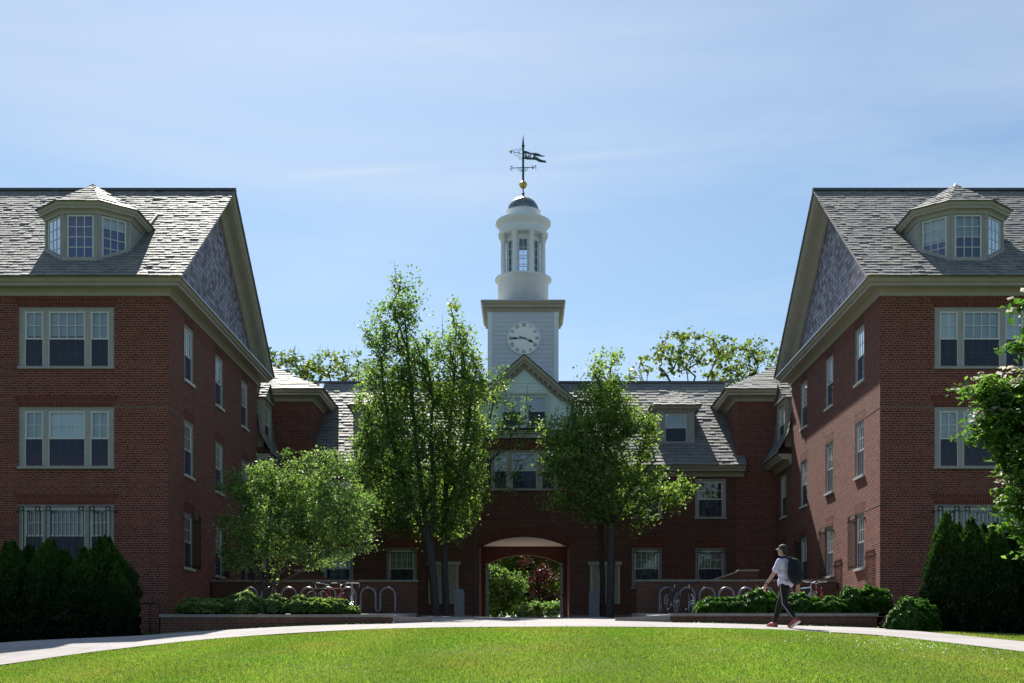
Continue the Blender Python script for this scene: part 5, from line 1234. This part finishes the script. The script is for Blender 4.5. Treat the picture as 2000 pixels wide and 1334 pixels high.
def evergreen(name, x, y, h, r, seed, label, group, proto=None, rz=0.0):
    z = H(x, y)-.05
    if proto is None:
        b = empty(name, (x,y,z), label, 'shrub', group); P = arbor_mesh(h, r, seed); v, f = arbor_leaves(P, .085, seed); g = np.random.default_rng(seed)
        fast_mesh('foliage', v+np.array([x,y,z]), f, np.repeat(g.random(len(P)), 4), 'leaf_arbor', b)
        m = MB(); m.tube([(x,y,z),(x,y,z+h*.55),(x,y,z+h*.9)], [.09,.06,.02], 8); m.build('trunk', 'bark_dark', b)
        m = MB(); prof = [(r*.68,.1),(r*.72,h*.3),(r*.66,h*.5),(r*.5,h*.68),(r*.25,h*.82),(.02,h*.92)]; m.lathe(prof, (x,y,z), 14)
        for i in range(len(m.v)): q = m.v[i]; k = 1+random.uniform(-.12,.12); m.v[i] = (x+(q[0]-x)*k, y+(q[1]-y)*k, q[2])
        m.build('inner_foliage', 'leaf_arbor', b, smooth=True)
    else:
        b = proto.copy(); COL.objects.link(b); b['label'] = label; b.location = (x,y,z); b.rotation_euler = (0,0,rz); s0 = proto['h0']; b.scale = (r/proto['r0'],)*2+(h/s0,)
        for ch in proto.children: c = ch.copy(); COL.objects.link(c); c.parent = b
        return b
    b['h0'] = h; b['r0'] = r; return b
GL, GR = 'dark evergreens before the left wing', 'evergreens before the right wing'
ordn = ['leftmost', 'second', 'third', 'fourth', 'fifth', 'sixth']
ve = 29.0; prA = None
LS = [(22,1066,.78),(55,1072,.66),(95,1062,.72),(128,1082,.62),(166,1078,.70),(205,1056,.82),(228,1110,.50)]
words = ['dark evergreen at the left edge of the photo, under the barred window','dark pointed evergreen second from the left edge','dark evergreen third from the left edge, under the window mullion','shorter dark evergreen in the middle of the left group','dark evergreen left of the tallest tip of the left group','tallest-tipped dark evergreen near the right end of the left group','short dark evergreen at the right end of the left group, beside the railing']
for i, (px, py, r) in enumerate(LS):
    y = ve+(.25 if i % 2 else -.2); x = (px-1024)*y/F; h = (1280-py)*y/F-H(x,y)+.05
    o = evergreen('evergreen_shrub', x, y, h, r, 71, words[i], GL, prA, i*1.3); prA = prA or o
RS = [(1848,1012,.52),(1873,1030,.45),(1897,1022,.55),(1920,1034,.5),(1943,1032,.55),(1975,1040,.6),(2020,1030,.7)]
wordsR = ['tallest evergreen of the right group, sunlit down its left edge','narrow evergreen just behind the sunlit one of the right group','evergreen under the middle light of the barred right window','evergreen of the right group under the barred window, left of the two tips','evergreen of the right group whose tip stands against the barred window','evergreen of the right group under the dogwood branches','evergreen at the far right edge, behind the dogwood']
prB = None
for i, (px, py, r) in enumerate(RS):
    y = 27.3+(.5 if i % 2 else 0); x = (px-1024)*y/F; h = (1280-py)*y/F-H(x,y)+.05
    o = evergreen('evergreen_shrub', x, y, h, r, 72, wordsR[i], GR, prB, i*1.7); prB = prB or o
for pr in (prA, prB):
    for o in [pr]+[c for c in COL.objects if c.type == 'EMPTY' and 'h0' in c]:
        if 'h0' in o: del o['h0']
        if 'r0' in o: del o['r0']
# junipers and clipped shrubs
def juniper(name, label, lobes, n, leaf, mat, seed, group=None, upv=.9, cat='shrub'):
    l0 = lobes[0]; zb_ = min(l[2]-l[5]*.2 for l in lobes)
    b = empty(name, (l0[0], l0[1], zb_), label, cat, group); g = np.random.default_rng(seed); P = []; tot = sum(l[3]*l[5] for l in lobes)
    for l in lobes:
        k = int(n*l[3]*l[5]/tot); d = g.normal(size=(k,3)); d /= np.linalg.norm(d, axis=1)[:,None]; d[:,2] = np.abs(d[:,2])*1.0-.25*(g.random(k) < .3)
        lump = 1+.09*np.sin(d[:,0]*7+seed)+.08*np.sin(d[:,1]*9+d[:,2]*6)+.06*np.sin(d[:,0]*17)*np.cos(d[:,2]*13)
        r = lump*(.78+.26*g.random(k)**.6); P.append(np.array(l[:3])+d*r[:,None]*np.array(l[3:6]))
    P = np.concatenate(P); v, f = leaves_at(P, leaf, upv, seed, 2.6); rn = g.random(len(P))
    fast_mesh('foliage', v, f, np.repeat(rn, 4), mat, b)
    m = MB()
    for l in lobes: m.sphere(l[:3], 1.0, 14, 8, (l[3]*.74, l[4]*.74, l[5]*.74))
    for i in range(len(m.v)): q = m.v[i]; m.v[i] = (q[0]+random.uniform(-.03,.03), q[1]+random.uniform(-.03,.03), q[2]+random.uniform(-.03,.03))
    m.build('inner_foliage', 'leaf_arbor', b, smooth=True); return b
def jl(px, py, Y, rx, rz, ry=.45): p = at(px, py, Y); return (p.x, p.y, p.z, rx*Y/F, ry, rz*Y/F)
yj = 29.4
jun = [([(1395,1192,30,24),(1372,1195,16,18)], 'low green juniper at the left end of the right planter, below the rack'),
       ([(1440,1192,36,26)], 'low green juniper second from the left in the right planter'),
       ([(1478,1190,30,36),(1500,1192,26,32)], 'taller juniper mound in the right planter, left of the walking man'),
       ([(1560,1192,40,30),(1590,1194,30,24)], 'juniper mound in the right planter directly behind the walking man'),
       ([(1622,1193,30,26)], 'juniper between the walking man and the right end of the planter'),
       ([(1665,1190,34,40),(1705,1190,34,42)], 'tallest juniper mound at the right end of the right planter, below the sunlit wall')]
for i, (ls, lab) in enumerate(jun): juniper('juniper', lab, [jl(a,b_,yj+.25*(i%2),c,d) for a,b_,c,d in ls], 9500*len(ls), .075, 'leaf_juniper', 80+i, 'junipers in the right planter')
juniper('juniper', 'rounded juniper at the path edge left of the right evergreens, lit on top', [jl(1772,1225,26.6,36,52,.42),jl(1800,1222,26.9,30,46,.4)], 26000, .07, 'leaf_juniper', 90)
ljn = [([(478,1190,38,32)], 'sunlit leafy mound at the left end of the left planter hedge'), ([(540,1190,24,26)], 'small sunlit leafy mound below the small tree stems'),
       ([(590,1190,36,24),(625,1192,30,22)], 'shaded dark shrub right of the small tree stems'), ([(655,1192,30,22),(684,1198,18,14)], 'shaded shrub with a sunlit right end beside the parked bicycle'), ([(400,1192,60,22)], 'dark low ground shrub in the shade beside the left wing corner')]
for i, (ls, lab) in enumerate(ljn): juniper('low_shrub', lab, [jl(a,b_,29.6+.2*(i%2),c,d) for a,b_,c,d in ls], 9000*len(ls), .085, 'leaf_small' if i < 2 else 'leaf_maple_dark', 95+i, 'shrubs in the left planter')

# ------------------------------------------------------------ grass
def in_poly(px, py, P):
    c = np.zeros(len(px), bool); n = len(P)
    for i in range(n):
        x1, y1 = P[i]; x2, y2 = P[i-1]; k = ((y1 > py) != (y2 > py)); xi = (x2-x1)*(py-y1)/((y2-y1) if y2 != y1 else 1e-9)+x1; c ^= k & (px < xi)
    return c
def grass(name, polyg, dens, x0, x1, y0, y1, seed, label, hmul=1.0):
    g = np.random.default_rng(seed); n = int((x1-x0)*(y1-y0)*dens); x = g.uniform(x0, x1, n); y = g.uniform(y0, y1, n)
    k = in_poly(x, y, polyg); keep = g.random(n) < np.clip((26-y)/14, .55, 1); k &= keep; x, y = x[k], y[k]; n = len(x)
    z = hgt(x, y); hh = g.uniform(.020, .046, n)*hmul*(1+.35*np.sin(x*1.7+3)*np.sin(y*1.3)); th = g.random(n)*2*np.pi; wd = g.uniform(.0030,.0055,n)*(.9+.05*(y-12))
    a = g.random(n)*2*np.pi; ln = hh*g.uniform(.2,.9,n)
    p = np.c_[x, y, z]; d = np.c_[np.cos(th), np.sin(th), np.zeros(n)]*wd[:,None]; tip = p+np.c_[np.cos(a)*ln, np.sin(a)*ln, hh]; mid = p+np.c_[np.cos(a)*ln*.35, np.sin(a)*ln*.35, hh*.6]
    v = np.stack([p-d, p+d, mid+d*.7, tip, mid-d*.7], 1).reshape(-1,3); i = np.arange(n)*5
    f = np.concatenate([np.stack([i,i+1,i+2],1), np.stack([i,i+2,i+4],1), np.stack([i+4,i+2,i+3],1)])
    rn = np.repeat(np.clip(g.random(n), 0, 1), 5)
    o = fast_mesh(name, v, f, rn, 'grass_blade'); tag(o, label, 'grass', kind='stuff'); return o
LP = [tuple(p) for p in INNER]
grass('grass', LP, 3000, -9.9, 9.6, 12.6, 24.3, 5, 'mown sunlit lawn rising to the curved path')
RP = [(8.9,26.3),(9.15,24.6),(9.55,22.6),(10.1,20.8),(11.2,17.2),(12.2,17.2),(14,22),(14,28.5),(8.7,28.0)]
grass('grass', RP, 1500, 8.5, 14, 17, 28.5, 6, 'narrow grass verge between the right path and the evergreens', 1.1)
# clover heads and fallen petals on the right of the lawn
g = np.random.default_rng(9); n = 500; xx = g.normal(6.6, .9, n); yy = g.normal(20.2, 1.6, n); k = in_poly(xx, yy, LP); xx, yy = xx[k], yy[k]; zz_ = hgt(xx, yy)+g.uniform(.02,.06,len(xx))
o = leaf_obj('fallen_petals', np.c_[xx,yy,zz_], .028, 'bract', None, 10, 1.5); tag(o, 'white petals scattered in the grass near the right path', 'petals', kind='stuff')
# ------------------------------------------------------------ bicycles
def bicycle(x, y, z, heading, frame_mat, label, steer=0.0, lean=0.0, bars='flat', group='bicycles at the racks'):
    """built along +X (forward), then turned to its heading"""
    b = empty('bicycle', (x, y, z), label, 'bicycle', group); ORG[b.name] = Vector((0,0,0))
    WR = .335; rear = Vector((-.51,0,WR)); fr_ = Vector((.53,0,WR)); bb = Vector((-.08,0,.28)); st = Vector((-.24,0,.78)); hd = Vector((.36,0,.80)); hd2 = Vector((.39,0,.68))
    rot = Matrix.Rotation(steer, 4, 'Z'); piv = Vector((.40,0,0))
    S_ = lambda v: piv+rot@(Vector(v)-piv)
    m = MB()
    for a, c, r in ((bb,st,.016),(bb,hd2,.019),(st,hd,.016),(hd,hd2,.021),(bb,rear+Vector((0,.05,0)),.009),(bb,rear-Vector((0,.05,0)),.009),(st,rear+Vector((0,.05,0)),.008),(st,rear-Vector((0,.05,0)),.008)): m.tube([a,c], r, 8)
    m.build('frame', frame_mat, b)
    f = MB()
    for s in (-1, 1): f.tube([S_(hd2+Vector((0,s*.03,-.03))), S_(fr_+Vector((-.04,s*.05,.18))), S_(fr_+Vector((0,s*.05,0)))], [.014,.013,.009], 8)
    f.build('fork', 'chrome' if frame_mat != 'bike_red' else frame_mat, b)
    for c, stw in ((rear, False), (fr_, True)):
        T = (lambda v: S_(v)) if stw else (lambda v: Vector(v))
        w_ = MB(); w_.tube([T(c+Vector((WR*math.cos(a),0,WR*math.sin(a)))) for a in [2*math.pi*k/36 for k in range(37)]], .017, 7, False); W_ = w_.build('wheel', 'rubber', b)
        r_ = MB(); r_.tube([T(c+Vector(((WR-.022)*math.cos(a),0,(WR-.022)*math.sin(a)))) for a in [2*math.pi*k/36 for k in range(37)]], .009, 5, False)
        for k in range(18): a = 2*math.pi*k/18; r_.tube([T(c+Vector((0,.02*(-1)**k,0))), T(c+Vector(((WR-.02)*math.cos(a),0,(WR-.02)*math.sin(a))))], .0018, 3, False)
        r_.tube([T(c+Vector((0,-.04,0))), T(c+Vector((0,.04,0)))], .02, 8); r_.build('rim', 'chrome', W_)
    s = MB(); s.tube([st, st+Vector((-.035,0,.12))], .013, 8); s.build('seat_post', 'chrome', b)
    s = MB(); q = st+Vector((-.04,0,.14)); s.sweep([[(q.x-.13,-.07,q.z),(q.x-.13,.07,q.z),(q.x-.13,.06,q.z+.035),(q.x-.13,-.06,q.z+.035)],[(q.x,-.055,q.z-.01),(q.x,.055,q.z-.01),(q.x,.05,q.z+.03),(q.x,-.05,q.z+.03)],[(q.x+.14,-.018,q.z),(q.x+.14,.018,q.z),(q.x+.14,.014,q.z+.025),(q.x+.14,-.014,q.z+.025)]]); s.build('saddle', 'black_paint', b, bevel=.01)
    h = MB(); stm = S_(hd+Vector((-.01,0,.10))); h.tube([hd, stm], .013, 8); tp = S_(hd+Vector((.05,0,.13)))
    h.tube([stm, tp], .013, 8)
    if bars == 'drop':
        for s_ in (-1,1): h.tube([tp, S_(hd+Vector((.05,s_*.18,.13))), S_(hd+Vector((.13,s_*.20,.12))), S_(hd+Vector((.15,s_*.205,.05))), S_(hd+Vector((.08,s_*.21,.0)))], .012, 7)
    else:
        for s_ in (-1,1): h.tube([tp, S_(hd+Vector((.07,s_*.10,.17))), S_(hd+Vector((.03,s_*.29,.19)))], .011, 7); h.tube([S_(hd+Vector((.035,s_*.20,.185))), S_(hd+Vector((.02,s_*.32,.19)))], .016, 7)
    h.build('handlebar', 'chrome' if bars != 'black' else 'black_paint', b)
    p = MB(); p.tube([bb+Vector((0,-.05,0)), bb+Vector((0,.05,0))], .02, 8); p.tube([bb+Vector((0,.055,0)), bb+Vector((.12,.06,-.12))], .010, 6); p.tube([bb-Vector((0,.055,0)), bb+Vector((-.12,-.06,.12))], .010, 6)
    p.box(.0,.08,.06,.15,.15,.17); p.box(-.24,-.16,-.15,-.06,.39,.41); p.tube([bb+Vector((.085*math.cos(a),.045,.085*math.sin(a))) for a in [2*math.pi*k/20 for k in range(21)]], .006, 4, False); p.build('crankset', 'chrome', b)
    b.rotation_euler = (lean, 0, heading)
    return b
plain('bike_red', (0.35, 0.03, 0.03), 0.35); plain('bike_teal', (0.20, 0.42, 0.48), 0.35); plain('bike_white', (0.30,0.31,0.33), 0.4)
def bk(px, Y, zz, hd, mat, lab, **k): bicycle((px-1024)*Y/F, Y, zz, R(hd), mat, lab, **k)
bk(687, 35.9, 1.27, -80, 'bike_white', 'pale bicycle seen end-on at the left rack, with a curved handlebar', steer=.1, bars='drop')
bk(652, 36.1, 1.28, 62, 'bike_red', 'bicycle with red frame parts at the left rack, second from the pale one', steer=-.25)
bk(625, 36.2, 1.28, 70, 'black_paint', 'dark bicycle at the left rack, leftmost of the three, its front half over the shrubs', steer=.35)
bk(1312, 36.1, 1.28, 100, 'black_paint', 'dark bicycle at the left end of the right rack', steer=.2, bars='black')
bk(1347, 36.1, 1.28, 78, 'black_paint', 'dark bicycle with a raised handlebar at the second hoop of the right rack', steer=-.4, bars='black')
bk(1568, 36.0, 1.28, -62, 'bike_teal', 'teal and silver bicycle with a pale front wheel, right of the walking man', steer=-.3)
bk(1600, 36.3, 1.28, -118, 'bike_red', 'red bicycle with tan saddle nearest the right wing wall', steer=.3)

# ------------------------------------------------------------ the walking man
def man():
    Yp = 24.9; X0 = (1534-1024)*Yp/F; Z0 = H(X0, Yp)+.03
    b = empty('person', (X0, Yp, Z0), 'man in pale t-shirt, black cap and black trousers walking left with a backpack', 'person')
    fx, fy = -.64, .768; 
    Wd = lambda f, l, z: Vector((X0+fx*f-fy*l, Yp+fy*f+fx*l, Z0+z))
    def blob(name, parts, mat, voxel=.008, smooth=4, parent=b, extra=None):
        m = MB()
        for kind, *a in parts:
            if kind == 'c':                                   # tapered limb through joints
                pts, rs = a; P = []; Rr = []
                pts = [Wd(*p) for p in pts]
                for i in range(len(pts)-1):
                    for k in range(4): t = k/4; P.append(pts[i].lerp(pts[i+1], t)); Rr.append(rs[i]*(1-t)+rs[i+1]*t)
                P.append(pts[-1]); Rr.append(rs[-1]); m.tube(P, Rr, 14)
                for p, r in zip(pts, rs): m.sphere(p, r, 14, 9)
            elif kind == 'e':                                 # ellipsoid turned to the heading
                c, r, *yaw = a; mm = MB(); mm.sphere((0,0,0), 1.0, 24, 14); an = math.atan2(fy, fx)+(yaw[0] if yaw else 0); cw = Wd(*c)
                pt = (yaw[1] if len(yaw) > 1 else 0)
                vs = []
                for v in mm.v:
                    q = Matrix.Rotation(an, 3, 'Z')@(Matrix.Rotation(pt, 3, 'Y')@Vector((v[0]*r[0], v[1]*r[1], v[2]*r[2]))); vs.append(cw+q)
                m.add(vs, mm.f)
        o = m.build(name, mat, parent, smooth=True)
        md = o.modifiers.new('remesh', 'REMESH'); md.mode = 'VOXEL'; md.voxel_size = voxel; md.use_smooth_shade = True
        if smooth: s_ = o.modifiers.new('smooth', 'SMOOTH'); s_.factor = .5; s_.iterations = smooth
        return o
    # joints (forward, left, up)
    hipR, kneeR, ankR, toeR, heelR = (.01,-.085,.93), (.22,-.10,.53), (.37,-.10,.10), (.53,-.12,.07), (.33,-.10,.045)
    hipL, kneeL, ankL, toeL, heelL = (-.01,.085,.93), (-.05,.09,.50), (-.33,.10,.16), (-.20,.11,.035), (-.39,.10,.14)
    shL, elL, wrL = (.02,.19,1.42), (.08,.285,1.15), (.25,.33,.93)
    shR, elR, wrR = (.0,-.19,1.42), (-.12,-.245,1.15), (-.13,-.285,.90)
    hd_ = (.07,0,1.655); LK = R(14)
    def hand(w_, dirf, side):
        f0, l0, z0 = w_; out_ = [('c', [w_, (f0+dirf*.035, l0+side*.0, z0-.05)], [.026,.033]), ('e', (f0+dirf*.04, l0, z0-.06), (.038,.020,.045))]
        for k, (ln, off) in enumerate(((.062,.028),(.072,.010),(.068,-.008),(.054,-.026))):
            a = (f0+dirf*.045+off, l0, z0-.09); c = (f0+dirf*.06+off+.006, l0-side*.008, z0-.09-ln*.5); d = (f0+dirf*.055+off+.004, l0-side*.026, z0-.09-ln*.95)
            out_.append(('c', [a,c,d], [.0095,.0085,.0075]))
        out_.append(('c', [(f0+dirf*.02+.025,l0-side*.006,z0-.035),(f0+dirf*.04+.045,l0-side*.015,z0-.065),(f0+dirf*.045+.045,l0-side*.022,z0-.095)], [.013,.011,.009]))
        return out_
    body = [('c', [shL, elL, wrL], [.048,.040,.026]), ('c', [shR, elR, wrR], [.048,.040,.026]), ('c', [(.03,0,1.30),(.05,0,1.50),(.065,0,1.60)], [.09,.058,.055]),
            ('c', [(0,0,.95),(.01,0,1.12),(.02,0,1.32),(.02,0,1.40)], [.12,.11,.125,.115]), ('c', [(.02,.13,1.41),(.02,-.13,1.41)], [.06,.06]),
            ('c', [hipL, kneeL, ankL], [.075,.05,.035]), ('c', [hipR, kneeR, ankR], [.075,.05,.035]), ('c', [ankL, toeL], [.032,.025]), ('c', [ankR, toeR], [.032,.025]),
            ('e', hd_, (.098,.076,.115), LK), ('e', (hd_[0]+.02,.02,hd_[2]-.055), (.07,.058,.06), LK)]
    c_, s_ = math.cos(LK), math.sin(LK); hp = lambda f, l, z: (hd_[0]+f*c_-l*s_, hd_[1]+f*s_+l*c_, hd_[2]+z)
    body += [('c', [hp(.085,0,.01), hp(.108,0,-.025)], [.012,.014]), ('c', [hp(.080,-.018,-.055), hp(.080,.018,-.055)], [.012,.012]), ('e', hp(.0,.078,-.01), (.018,.010,.028), LK), ('e', hp(.0,-.078,-.01), (.018,.010,.028), LK), ('c', [hp(.075,0,-.09), hp(.06,0,-.085)], [.018,.022])]
    body += hand(wrL, .9, 1)+hand(wrR, .2, -1)
    B = blob('body', body, 'skin', .0055, 2)
    blob('hair', [('e', hp(-.018,0,.012), (.092,.081,.098), LK), ('c', [hp(-.062,.045,-.055), hp(-.078,0,-.065), hp(-.062,-.045,-.055)], [.036,.038,.036])], 'hair', .008, 2)
    e_ = MB()
    for sgn in (-1, 1):
        p = Wd(*hp(.083, sgn*.032, .0)); e_.sphere(p, .011, 10, 6)
    e_.build('eyes', 'white_paint', b)
    blob('t_shirt', [('c', [(0,0,.97),(.01,0,1.12),(.02,0,1.30),(.02,0,1.39)], [.15,.145,.15,.13]), ('c', [(.0,.05,.96),(0,-.05,.96)], [.145,.145]), ('c', [(.01,.08,1.15),(.01,-.08,1.15)], [.115,.115]), ('c', [(.02,.10,1.33),(.02,-.10,1.33)], [.125,.125]),
                    ('c', [(.02,.10,1.41),(.02,.18,1.405),(.045,.235,1.28),(.06,.262,1.22)], [.068,.070,.068,.070]), ('c', [(.02,-.10,1.41),(.0,-.18,1.405),(-.06,-.222,1.28),(-.085,-.235,1.22)], [.068,.070,.068,.070]), ('c', [(.03,0,1.40),(.042,0,1.47)], [.09,.068])], 'tee', .010, 3)
    T = blob('trousers', [('c', [(0,.04,.98),(0,-.04,.98)], [.125,.125]), ('c', [(0,.05,.92),(0,-.05,.92)], [.12,.12]), ('c', [hipL,kneeL,(-.31,.10,.20)], [.105,.072,.052]), ('c', [hipR,kneeR,(.355,-.10,.15)], [.105,.072,.052]), ('c', [(-.03,.06,.90),(-.05,.06,.84)], [.10,.09])], 'trousers', .010, 3)
    sp = MB(); off = lambda p, r: Wd(p[0]-.0, p[1]+r, p[2])
    sp.tube([off(hipL,.108), off((-.03,.09,.7),.092), off(kneeL,.074), off((-.18,.095,.35),.064), off((-.31,.10,.20),.054)], .007, 5); sp.build('side_stripe', 'side_stripe', T)
    for nm, ank, toe, heel in (('L',ankL,toeL,heelL),('R',ankR,toeR,heelR)):
        mid = tuple((a+c)/2 for a, c in zip(ank, toe)); ah = (ank[0], ank[1], ank[2]+.03)
        S = blob('shoe', [('c', [heel, mid, toe], [.044,.046,.036]), ('c', [ank, ah], [.050,.048]), ('c', [toe,(toe[0]+.03,toe[1],toe[2]-.004)], [.036,.03])], 'shoe_red', .008, 2)
        dr = Vector((toe[0]-heel[0], 0, toe[2]-heel[2])).normalized(); q = MB(); P = []
        for t, w_ in ((-.045,.028),(.0,.040),(.10,.040),(.17,.046),(.225,.036),(.26,.012)):
            c = Vector(heel)+dr*t+Vector((dr.z,0,-dr.x))*-.0; dn = Vector((dr.z,0,-dr.x)) if dr.x > 0 else Vector((-dr.z,0,dr.x))
            P.append([Wd(c.x+dn.x*k, c.y+w, c.z+dn.z*k) for k, w in ((.052,-w_),(.052,w_),(.028,w_+.004),(.028,-w_-.004))])
        q.sweep(P); q.build('sole', 'sole_white', S)
    # cap with a brim turned to the left
    cp = MB(); n = 22; cs = MB(); cs.sphere((0,0,0), 1, 24, 16); vs = []; keep = {}
    an = math.atan2(fy, fx)+LK; cc = Wd(*hp(-.004,0,.03))
    pts = []
    for v in cs.v: pts.append(cc+Matrix.Rotation(an,3,'Z')@(Matrix.Rotation(R(4),3,'Y')@Vector((v[0]*.108, v[1]*.090, max(v[2],0)*.105))))
    cp.add(pts, cs.f); CAP = cp.build('cap', 'cap_cloth', b, smooth=True)
    br = MB(); P = []
    for k in range(9):
        a = R(-62+k*15.5); P.append([cc+Matrix.Rotation(an,3,'Z')@Vector((r*math.cos(a)*(1.0), r*math.sin(a)*.9, zz)) for r, zz in ((.095,.012),(.095+.078*math.cos(a)**.7, .004-.012*abs(math.sin(a))),(.095+.078*math.cos(a)**.7, -.002-.012*abs(math.sin(a))),(.095,.006))])
    br.sweep(P); br.build('cap_brim', 'cap_brim', CAP)
    # backpack and straps
    pk = blob('backpack', [('e', (-.235,-.01,1.20), (.13,.185,.27)), ('e', (-.28,-.01,1.09), (.13,.175,.19)), ('e', (-.21,-.01,1.37), (.10,.14,.11))], 'pack_cloth', .010, 3)
    pc = MB(); 
    pcb = blob('pocket', [('e', (-.325,-.01,1.08), (.055,.12,.11)), ('e', (-.315,-.01,1.27), (.045,.10,.055))], 'pack_cloth', .010, 2, pk)
    st_ = MB()
    for s in (-1, 1):
        st_.tube([Wd(-.16,s*.07,1.44), Wd(-.07,s*.10,1.505), Wd(.03,s*.115,1.50), Wd(.12,s*.125,1.42), Wd(.165,s*.13,1.28), Wd(.12,s*.145,1.12), Wd(.0,s*.155,1.02), Wd(-.15,s*.13,.99)], [.016,.020,.020,.020,.018,.010,.007,.007], 8)
    st_.tube([Wd(-.19,.03,1.455), Wd(-.19,.02,1.49), Wd(-.19,-.02,1.49), Wd(-.19,-.03,1.455)], .008, 6); st_.build('strap', 'pack_cloth', pk)
    w_ = MB(); c = Vector(Wd(.235,.325,.95)); w_.tube([Wd(.228,.326,.957), Wd(.240,.328,.942)], .031, 12); w_.build('wristband', 'black_paint', b)
    return b
MAN = man()

# scatter a little life on the paving: leaf litter and grass at the kerb lines
g = np.random.default_rng(77); n = 900; xx = np.r_[g.uniform(-8.7,-3.2,n//2), g.uniform(3.5,8.5,n//2)]; yy = np.r_[28.0-np.abs(g.normal(0,.12,n//2)), 28.2-np.abs(g.normal(0,.12,n//2))]
o = leaf_obj('leaf_litter', np.c_[xx,yy,hgt(xx,yy)+.04], .05, 'leaf_small', None, 78, 2.0); tag(o, 'leaf litter gathered on the path along the planter walls', 'leaves', kind='stuff')
